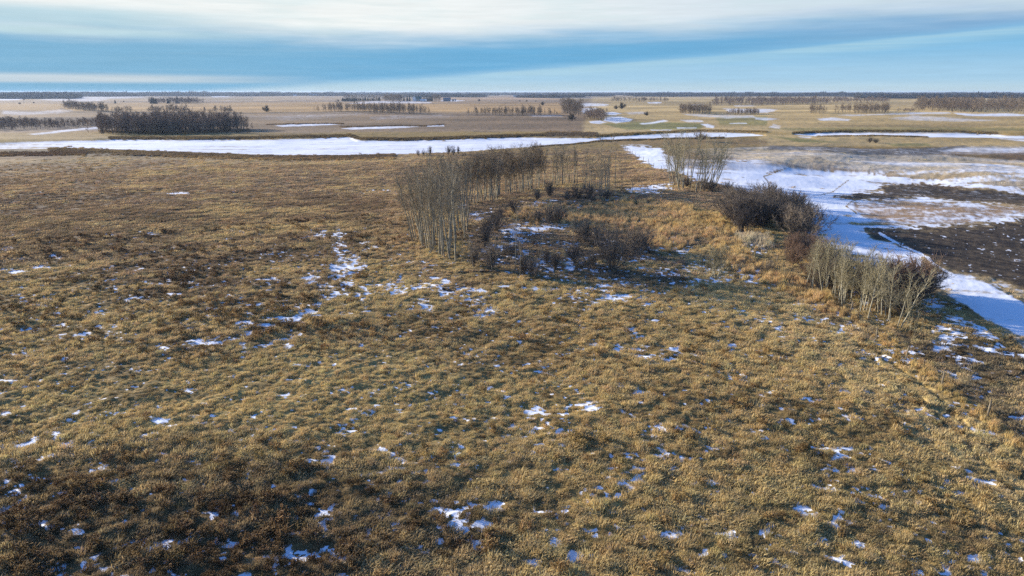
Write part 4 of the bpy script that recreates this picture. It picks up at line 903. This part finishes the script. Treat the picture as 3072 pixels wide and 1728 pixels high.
G('bare_grove', [(1030,296),(1240,296),(1240,290),(1030,289)], 300, 8, 12, FART, 'brown grey bare wood behind the farm shelterbelt', wide=1.7)
G('bare_grove', [(1152,306),(1206,307),(1206,300),(1156,300)], 90, 10, 15, FART, 'rounded brown grove between the shelterbelt spruces and the farmhouse', wide=1.6)
G('bare_grove', [(1296,303),(1324,303),(1322,299),(1298,299)], 30, 11, 15, FART, 'round bare grove just right of the farmhouse', wide=1.6)
G('dark_grove', [(440,310),(500,312),(614,311),(610,307),(450,306)], 170, 7, 11, FARD, 'dark oval grove with a few spruce tips, upper left', wide=1.5)

# distant woods toward the horizon
def patch(seed, m):
    g = np.random.default_rng(seed); V, F = [], []; n = 0
    for k in range(1100):
        x, y = g.uniform(-45, 45), g.uniform(-25, 25); top = 9+4*math.sin(x*.09+seed)+g.normal(0, 1.6); z0 = g.uniform(0, .75)*top; z1 = z0+g.uniform(.2, .5)*top
        z1 = min(z1, top*1.1); a = g.uniform(0, 6.28); w = g.uniform(.5, 1.8); wx, wy = w*math.cos(a), w*math.sin(a)
        V += [(x-wx, y-wy, z0), (x+wx, y+wy, z0+.3), (x+g.normal(0, .6), y+g.normal(0, .6), z1)]; F += [(n, n+1, n+2)]; n += 3
    return mesh('wood', V, F, m)
PATCH = [patch(400+k, M['darkwood']) for k in range(3)]
def woods(label, spans, seed, zk=1., name='distant_woods'):
    g = np.random.default_rng(seed); P = []
    for u0, u1, r0, r1, n in spans:
        U = g.uniform(u0, u1, n); rr = g.uniform(r0, r1, n); P.append(np.stack([(U-CU)/FPX*rr*CP*1.03, rr], 1))
    P = np.concatenate(P); n = len(P); z = macro(P[:, 0].copy(), P[:, 1].copy())
    s = g.uniform(.8, 1.25, n)
    scatter(name, np.stack([P[:, 0], P[:, 1], z-.5], 1), np.stack([np.zeros(n), np.zeros(n), g.normal(0, .35, n)], 1), np.stack([s*g.uniform(1, 1.8, n), s, s*zk*g.uniform(.75, 1.3, n)+(g.random(n) < .05)*.4], 1), g.integers(0, 3, n), None, PATCH, label, 'woods')
woods('dark blue distant woods along the left third of the horizon', [(-300,86,3000,5200,260),(88,208,2350,2900,150),(88,210,2900,5200,200),(210,420,3300,5200,200),(260,640,3500,5600,300),(-300,900,5000,8000,400),(640,1030,3800,5200,140)], 1)
woods('low blue wooded line along the middle of the horizon', [(900,1700,4300,8500,460),(1250,1420,3000,4200,90),(1640,1720,3300,3900,14),(1720,1800,3500,5200,30),(1600,1700,2700,2900,8)], 2, .75)
woods('dark distant woods along the right half of the horizon', [(1700,3400,4600,9000,700),(1900,2560,3300,4800,330),(2560,3300,3200,4600,240),(2590,2760,2300,2700,26),(3020,3300,2100,2600,50),(2750,3000,2400,2800,30)], 3, .8)

# ------------------------------------------------------------------ farmsteads and small far things
def far_thing(name, me, u, v, s, label, cat, group=None, sz=None):
    x, y = at(u, v); o = link(name, me, loc=(x, y, ground_z(x, y)-.1), rot=(0, 0, random.uniform(0, 6.28)), scale=(s*(sz or 1), s*(sz or 1), s)); return tag(o, label, cat, group)
SPR = [spruce_mesh(500+k, 10., r) for k, r in enumerate([2.2, 2.8, 2.0])]
for k in range(16):
    far_thing('spruce_tree', random.choice(SPR), 1028+k*2.6, 303+random.uniform(-.6, .4), random.uniform(.75, .95), 'dark spruce in the solid left end of the farm shelterbelt', 'spruce tree', 'spruces closing the left end of the shelterbelt', 1.5)
for k in range(16):
    far_thing('spruce_tree', random.choice(SPR), 1070+k*4.6+random.uniform(-1, 1), 302.3+random.uniform(-.4, .4), random.uniform(.75, 1.15), 'dark pointed spruce in the spaced row right of the shelterbelt end', 'spruce tree', 'spaced spruces of the shelterbelt', 1.2)
for u in (1212,1222,1229,1270,1275,1281,1287,1292,1296):
    far_thing('spruce_tree', random.choice(SPR), u, 303, random.uniform(.9, 1.3), 'dark spruce standing close around the green-roofed farmhouse', 'spruce tree', 'spruces around the farmhouse', 1.2)
for u, h, lb in ((456,1.3,'spruce at the left end of the dark oval grove, outer one'),(462,1.25,'spruce at the left end of the dark oval grove, inner one'),(468,1.1,'short spruce near the left end of the dark oval grove'),(505,1.05,'spruce tip in the middle of the dark oval grove'),(533,1.5,'tallest spruce rising from the dark oval grove'),(346,.75,'lone small spruce in the pale field left of the dark oval grove')):
    far_thing('spruce_tree', SPR[1], u, 310.5, h, lb, 'spruce tree', None, 1.3)
for k in range(12):
    far_thing('spruce_tree', random.choice(SPR), 955+k*4.4+random.uniform(-1.5, 1.5), 287.5, random.uniform(1., 1.7), 'spruce in the distant dark row left of and beyond the farmstead', 'spruce tree', 'spruces of the distant row', 1.8)
for u, v, s, lb in ((60,312,1.1,'left of two small dark shrubs in the pale field at far left'),(101,310,.9,'right of two small dark shrubs in the pale field at far left'),(72,300,1.2,'small dark shrub at the right tip of the far-left snow field'),(248,309,.9,'small shrub between the far-left shrubs and the lone spruce'),(372,306,.9,'small dark shrub right of the lone small spruce'),(800,336,2.2,'round bush on the ditch line left of the long tree row'),(1014,304,1.4,'rusty bush at the left of the farm shelterbelt'),(1627,316,1.9,'dark bush with a low mound in the tan field left of the round-topped trees'),(1559,305,1.,'left of three tiny bushes on the far field edge'),(1580,305,1.2,'middle one of three tiny bushes on the far field edge'),(1607,305,.9,'right of three tiny bushes on the far field edge'),(1438,304,1.6,'low dark bush in the field right of the grey shed'),(1865,327,2.6,'rusty bush at the right end of a low hedge in the rolling field'),(1848,327.5,1.5,'low hedge bush just left of the rusty bush'),(1716,362,1.7,'small rust-dark bush below the tall round-topped trees'),(1568,341,1.6,'bush on the ditch left of the tall round-topped trees'),(568,300,1.2,'small shrub beyond the dark oval grove on its right'),(1940,347,1.2,'small dark shrub among the snow hollows of the green field')):
    far_thing('field_shrub', random.choice(FARS), u, v, s, lb, 'shrub', None, 1.2)

def boxes(L):
    V, F = [], []
    for (x0, y0, z0, x1, y1, z1) in L:
        n = len(V); V += [(x0,y0,z0),(x1,y0,z0),(x1,y1,z0),(x0,y1,z0),(x0,y0,z1),(x1,y0,z1),(x1,y1,z1),(x0,y1,z1)]
        F += [(n,n+3,n+2,n+1),(n+4,n+5,n+6,n+7),(n,n+1,n+5,n+4),(n+1,n+2,n+6,n+5),(n+2,n+3,n+7,n+6),(n+3,n,n+4,n+7)]
    return V, F
def gable_walls(w, d, e, r):                            # ridge along x, gables at the ends
    V = [(-w/2,-d/2,0),(w/2,-d/2,0),(w/2,d/2,0),(-w/2,d/2,0),(-w/2,-d/2,e),(w/2,-d/2,e),(w/2,d/2,e),(-w/2,d/2,e),(-w/2,0,r),(w/2,0,r)]
    return V, [(0,1,5,4),(2,3,7,6),(1,2,6,9,5),(3,0,4,8,7),(0,3,2,1)]
def gable_roof(w, d, e, r, o=.5, t=.22):
    k = (r-e)/(d/2); V = []
    for x in (-w/2-o, w/2+o):
        V += [(x,-d/2-o,e-o*k+.03),(x,0,r+.03),(x,d/2+o,e-o*k+.03),(x,-d/2-o,e-o*k+.03+t),(x,0,r+.03+t),(x,d/2+o,e-o*k+.03+t)]
    F = [(0,3,4,1),(1,4,5,2),(6,7,10,9),(7,8,11,10),(3,9,10,4),(4,10,11,5),(0,1,7,6),(1,2,8,7),(0,6,9,3),(2,5,11,8)]
    return V, F
def building(name, u, v, w, d, e, r, wall, roof, rz, label, cat, wins=3, door=True, gable_front=False):
    x, y = at(u, v); o = link(name, None, loc=(x, y, ground_z(x, y)-.1), rot=(0, 0, rz)); tag(o, label, cat)
    V, F = gable_walls(w, d, e, r); link('wall', mesh('wall', V, F, wall), o)
    V, F = gable_roof(w, d, e, r); link('roof', mesh('roof', V, F, roof), o)
    for k in range(wins):
        cx = -w/2+(k+.5)*w/wins
        V, F = boxes([(cx-.6,-d/2-.05,e*.42,cx+.6,-d/2-.01,e*.42+1.2)]); link('window', mesh('window', V, F, M['glass']), o)
    if door:
        V, F = boxes([(w/2-1.6,-d/2-.06,0,w/2-.7,-d/2-.01,2.1)]); link('door', mesh('door', V, F, M['greyroof']), o)
    return o
building('farmhouse', 1252, 304, 20, 11, 5.5, 10.5, M['cream'], M['green'], .1, 'two-storey farmhouse with broad green roof among the farmstead spruces', 'house', 5)
building('farmhouse', 1243, 303.6, 6, 7, 8.5, 12.5, M['white'], M['green'], math.pi/2, 'narrow white gabled house front at the left end of the green roof', 'house', 1)
building('garage', 1269, 305, 11, 8, 3, 5, M['white'], M['white'], .0, 'low white outbuilding with pale roof in front of the farmhouse', 'garage', 2)
building('garage', 1277, 304.5, 5, 6, 4.5, 7, M['white'], M['greyroof'], math.pi/2, 'small tall white outbuilding beside the dark spruces of the farmhouse', 'garage', 1)
building('shed', 1341, 304, 17, 12, 5.2, 8.6, M['greyroof'], M['greyroof'], .05, 'long grey-green metal shed alone in snow right of the farmstead', 'shed', 0)
building('shed', 1359, 303.5, 5, 4, 3, 4.2, M['cream'], M['greyroof'], .0, 'small shed on the snow just right of the grey-green metal shed', 'shed', 0)
building('shed', 1366, 303.5, 2.6, 3, 3.6, 5, M['cream'], M['greyroof'], .0, 'tiny tall hut right of the small shed', 'shed', 0)
for u, w, e, lb in ((885,16,5,'far white farm building, leftmost of the distant yard left of the farmstead'),(921,26,5,'long low pale barn in the distant yard left of the farmstead'),(932,9,10,'tall white building in the middle of the distant left yard'),(945,22,5,'pale barn at the right of the distant left yard, before the spruce row')):
    building('barn', u, 288, w, 12, e, e+3, M['white'], M['cream'], .0, lb, 'barn', 0, False)
building('barn', 1627, 291.5, 34, 14, 6, 10, M['cream'], M['greyroof'], .0, 'pale wide barn behind the two shining bins', 'barn', 0, False)
building('barn', 1549, 291.5, 26, 13, 5, 8, M['cream'], M['cream'], .0, 'low pinkish barn left of the two shining bins', 'barn', 0, False)
building('barn', 1572, 291.5, 18, 12, 6, 9, M['cream'], M['greyroof'], .0, 'grey barn between the pinkish barn and the left shining bin', 'barn', 0, False)
building('barn', 1583+1158, 284, 30, 12, 8, 12, M['log'], M['white'], .0, 'tiny dark barn with a white end on the far right fields', 'barn', 0, False)
def silo(u, v, lb):
    x, y = at(u, v); o = link('grain_bin', None, loc=(x, y, ground_z(x, y)-.1)); tag(o, lb, 'grain bin')
    T = Tubes(); T.tube(np.array([[0,0,0],[0,0,4.5],[0,0,9.2]]), np.array([2.6]*3), 20); V, F = T.get(); link('body', mesh('body', V, F, M['steel'], smooth=True), o)
    T = Tubes(); T.tube(np.array([[0,0,9.2],[0,0,11.6],[0,0,11.9]]), np.array([2.8,.5,.3]), 20); V, F = T.get(); link('cone_roof', mesh('cone_roof', V, F, M['steel']), o)
silo(1597, 292, 'left one of the two bright metal grain bins on the far middle yard'); silo(1634, 292, 'right one of the two bright metal grain bins on the far middle yard')
def pole(u, v, lb):
    x, y = at(u, v); o = link('utility_pole', None, loc=(x, y, ground_z(x, y)-.1)); tag(o, lb, 'utility pole')
    T = Tubes(); T.tube(np.array([[0,0,0],[0,0,10.5]]), np.array([.18,.13]), 6); V, F = T.get(); link('shaft', mesh('shaft', V, F, M['post']), o)
    V, F = boxes([(-1.2,-.06,9.6,1.2,.06,9.75)]); link('crossarm', mesh('crossarm', V, F, M['post']), o)
pole(72, 311, 'thin utility pole in the pale field at far left'); pole(192, 311, 'thin utility pole at the left end of the upper-left tree row')

# fence: posts as parts of one long wire fence
def fence():
    P = [at(u, v) for u, v in ((1870,441),(1905,468),(1960,502),(2040,545),(2150,610),(2240,700),(2330,790),(2432,868),(2552,937),(2629,1018),(2717,1082),(2825,1164),(2961,1253),(3120,1375),(3330,1520))]
    o = link('wire_fence', None, loc=(P[8][0], P[8][1], 0)); o.empty_display_size = .3
    tag(o, 'old wire fence with weathered wooden posts running from the right foreground past the aspens', 'fence')
    bx, by = P[8]; W_ = []; pm = []
    for k in range(3):
        T = Tubes(); T.tube(np.array([[0,0,-.3],[.01,0,.6],[.02+.03*k,.01,1.25]]), np.array([.075,.07,.06]), 7); V, F = T.get(); V = V.tolist(); F = [tuple(map(int, f)) for f in F]+[tuple(range(14, 21))]
        pm.append(mesh('post', V, F, M['post']))
    pos = []
    for a, b in zip(P[:-1], P[1:]):
        d = math.dist(a, b); n = max(1, round(d/9.5)); pos += [(a[0]+(b[0]-a[0])*k/n, a[1]+(b[1]-a[1])*k/n) for k in range(n)]
    pos.append(P[-1])
    for k, (x, y) in enumerate(pos):
        z = ground_z(x, y); link('post', pm[k % 3], o, loc=(x-bx, y-by, z), rot=(random.gauss(0, .04), random.gauss(0, .05), 0)); W_.append((x-bx, y-by, z))
    for hz in (.45, .8, 1.12):
        T = Tubes(); T.tube(np.array([(x, y, z+hz) for x, y, z in W_]), np.full(len(W_), .004), 3); V, F = T.get(); link('wire', mesh('wire', V, F, M['wire']), o)
fence()
def log_(u, v, L, R, az, tilt, lb, pale=False, nm='fallen_log', bits=True):
    x, y = at(u, v); o = link(nm, None, loc=(x, y, ground_z(x, y)+R*.9), rot=(0, -tilt, az)); tag(o, lb, 'log')
    g = np.random.default_rng(int(u)); s = np.linspace(-.5, .5, 7); T = Tubes()
    T.tube(np.stack([s*L, g.normal(0, .04, 7), g.normal(0, .03, 7)], 1), R*(1-.5*(s+.5)), 7); V, F = T.get()
    V = V.tolist(); F = [tuple(map(int, f)) for f in F]+[tuple(range(7))[::-1], tuple(range(42, 49))]
    link('trunk', mesh('trunk', V, F, M['bark'] if pale else M['log']), o)
    if bits:
        T = Tubes()
        for k in range(9):
            p = np.array([g.uniform(-.3, .5)*L, 0, 0]); d = np.array([g.uniform(.2, .8), g.normal(0, .6), g.uniform(0, .7)])*L*.14; T.tube(np.array([p, p+d*.6, p+d]), np.array([.035,.025,.01]), 3)
        V, F = T.get(); link('branch', mesh('branch', V, F, M['bark2']), o)
log_(1346, 872, 1.7, .17, -.5, 0, 'short dark log end beside a snow patch in front of the dense stand', bits=False)
log_(1412, 818, 5.5, .12, .12, 0, 'long thin fallen trunk lying in the grass in front of the dense stand')
log_(1470, 819, 2.4, .1, -.1, 0, 'small fallen branch lying under the white-barked tree tuft', bits=False)
log_(1633, 818, 2.6, .05, .2, 1.1, 'pale dead stick leaning to the right on the slough front', True, 'leaning_stick', False)
log_(1225, 728, 4., .09, .08, 0, 'dark fallen limb lying left of the foot of the dense stand')

# labels of the ones that stick out of their stand
def stand_out(group, noun, where):
    L = [o for o in COL.objects if o.get('group') == group and o.get('category')]
    uv = {o.name: [float(q) for q in to_plan(np.array([o.location.x]), np.array([o.location.y]), np.array([o.location.z]))] if False else [float(q[0]) for q in to_plan(np.array([o.location.x]), np.array([o.location.y]), np.array([o.location.z]))] for o in L}
    used = set()
    for key, word in ((lambda o: uv[o.name][0], 'leftmost'), (lambda o: -uv[o.name][0], 'rightmost'), (lambda o: -uv[o.name][1], 'frontmost'), (lambda o: -o.scale.z, 'tallest')):
        c = sorted([o for o in L if o.name not in used], key=key)[0]; used.add(c.name); c['label'] = '%s %s %s' % (word, noun, where)
stand_out(gA, 'bare aspen', 'of the dense stand at the left end of the ring')
stand_out(gB, 'pale-trunked aspen', 'of the long row behind the slough')
stand_out(gC, 'slim aspen', 'of the open thin part of the ring')
stand_out(gG, 'bare aspen', 'of the open clump standing against the snow field')
stand_out(gI, 'short creamy aspen', 'of the thicket beside the right fence')
stand_out(gK, 'dark willow', 'of the big round thicket at the snow field edge')
stand_out(gK2, 'brown shrub', 'of the belt joining the thicket to the fence aspens')
stand_out(gK3, 'reddish shrub', 'behind the right side of the fence aspens')

# ------------------------------------------------------------------ air
def haze():
    V, F = boxes([(-12000,-200,-12,12000,10500,27)]); m = bpy.data.materials.new('haze'); m.use_nodes = True; nt = m.node_tree; nt.nodes.clear(); m.cycles.homogeneous_volume = True
    out = nt.nodes.new('ShaderNodeOutputMaterial'); pv = nt.nodes.new('ShaderNodeVolumePrincipled'); pv.inputs['Density'].default_value = 6.5e-5; pv.inputs['Color'].default_value = (.60, .76, 1., 1)
    pv.inputs['Anisotropy'].default_value = .2
    nt.links.new(pv.outputs[0], out.inputs['Volume'])
    o = link('haze', mesh('haze', V, F, m)); tag(o, 'thin pale blue air over the far fields', 'haze', kind='stuff')
USE_HAZE = True
if USE_HAZE: haze()
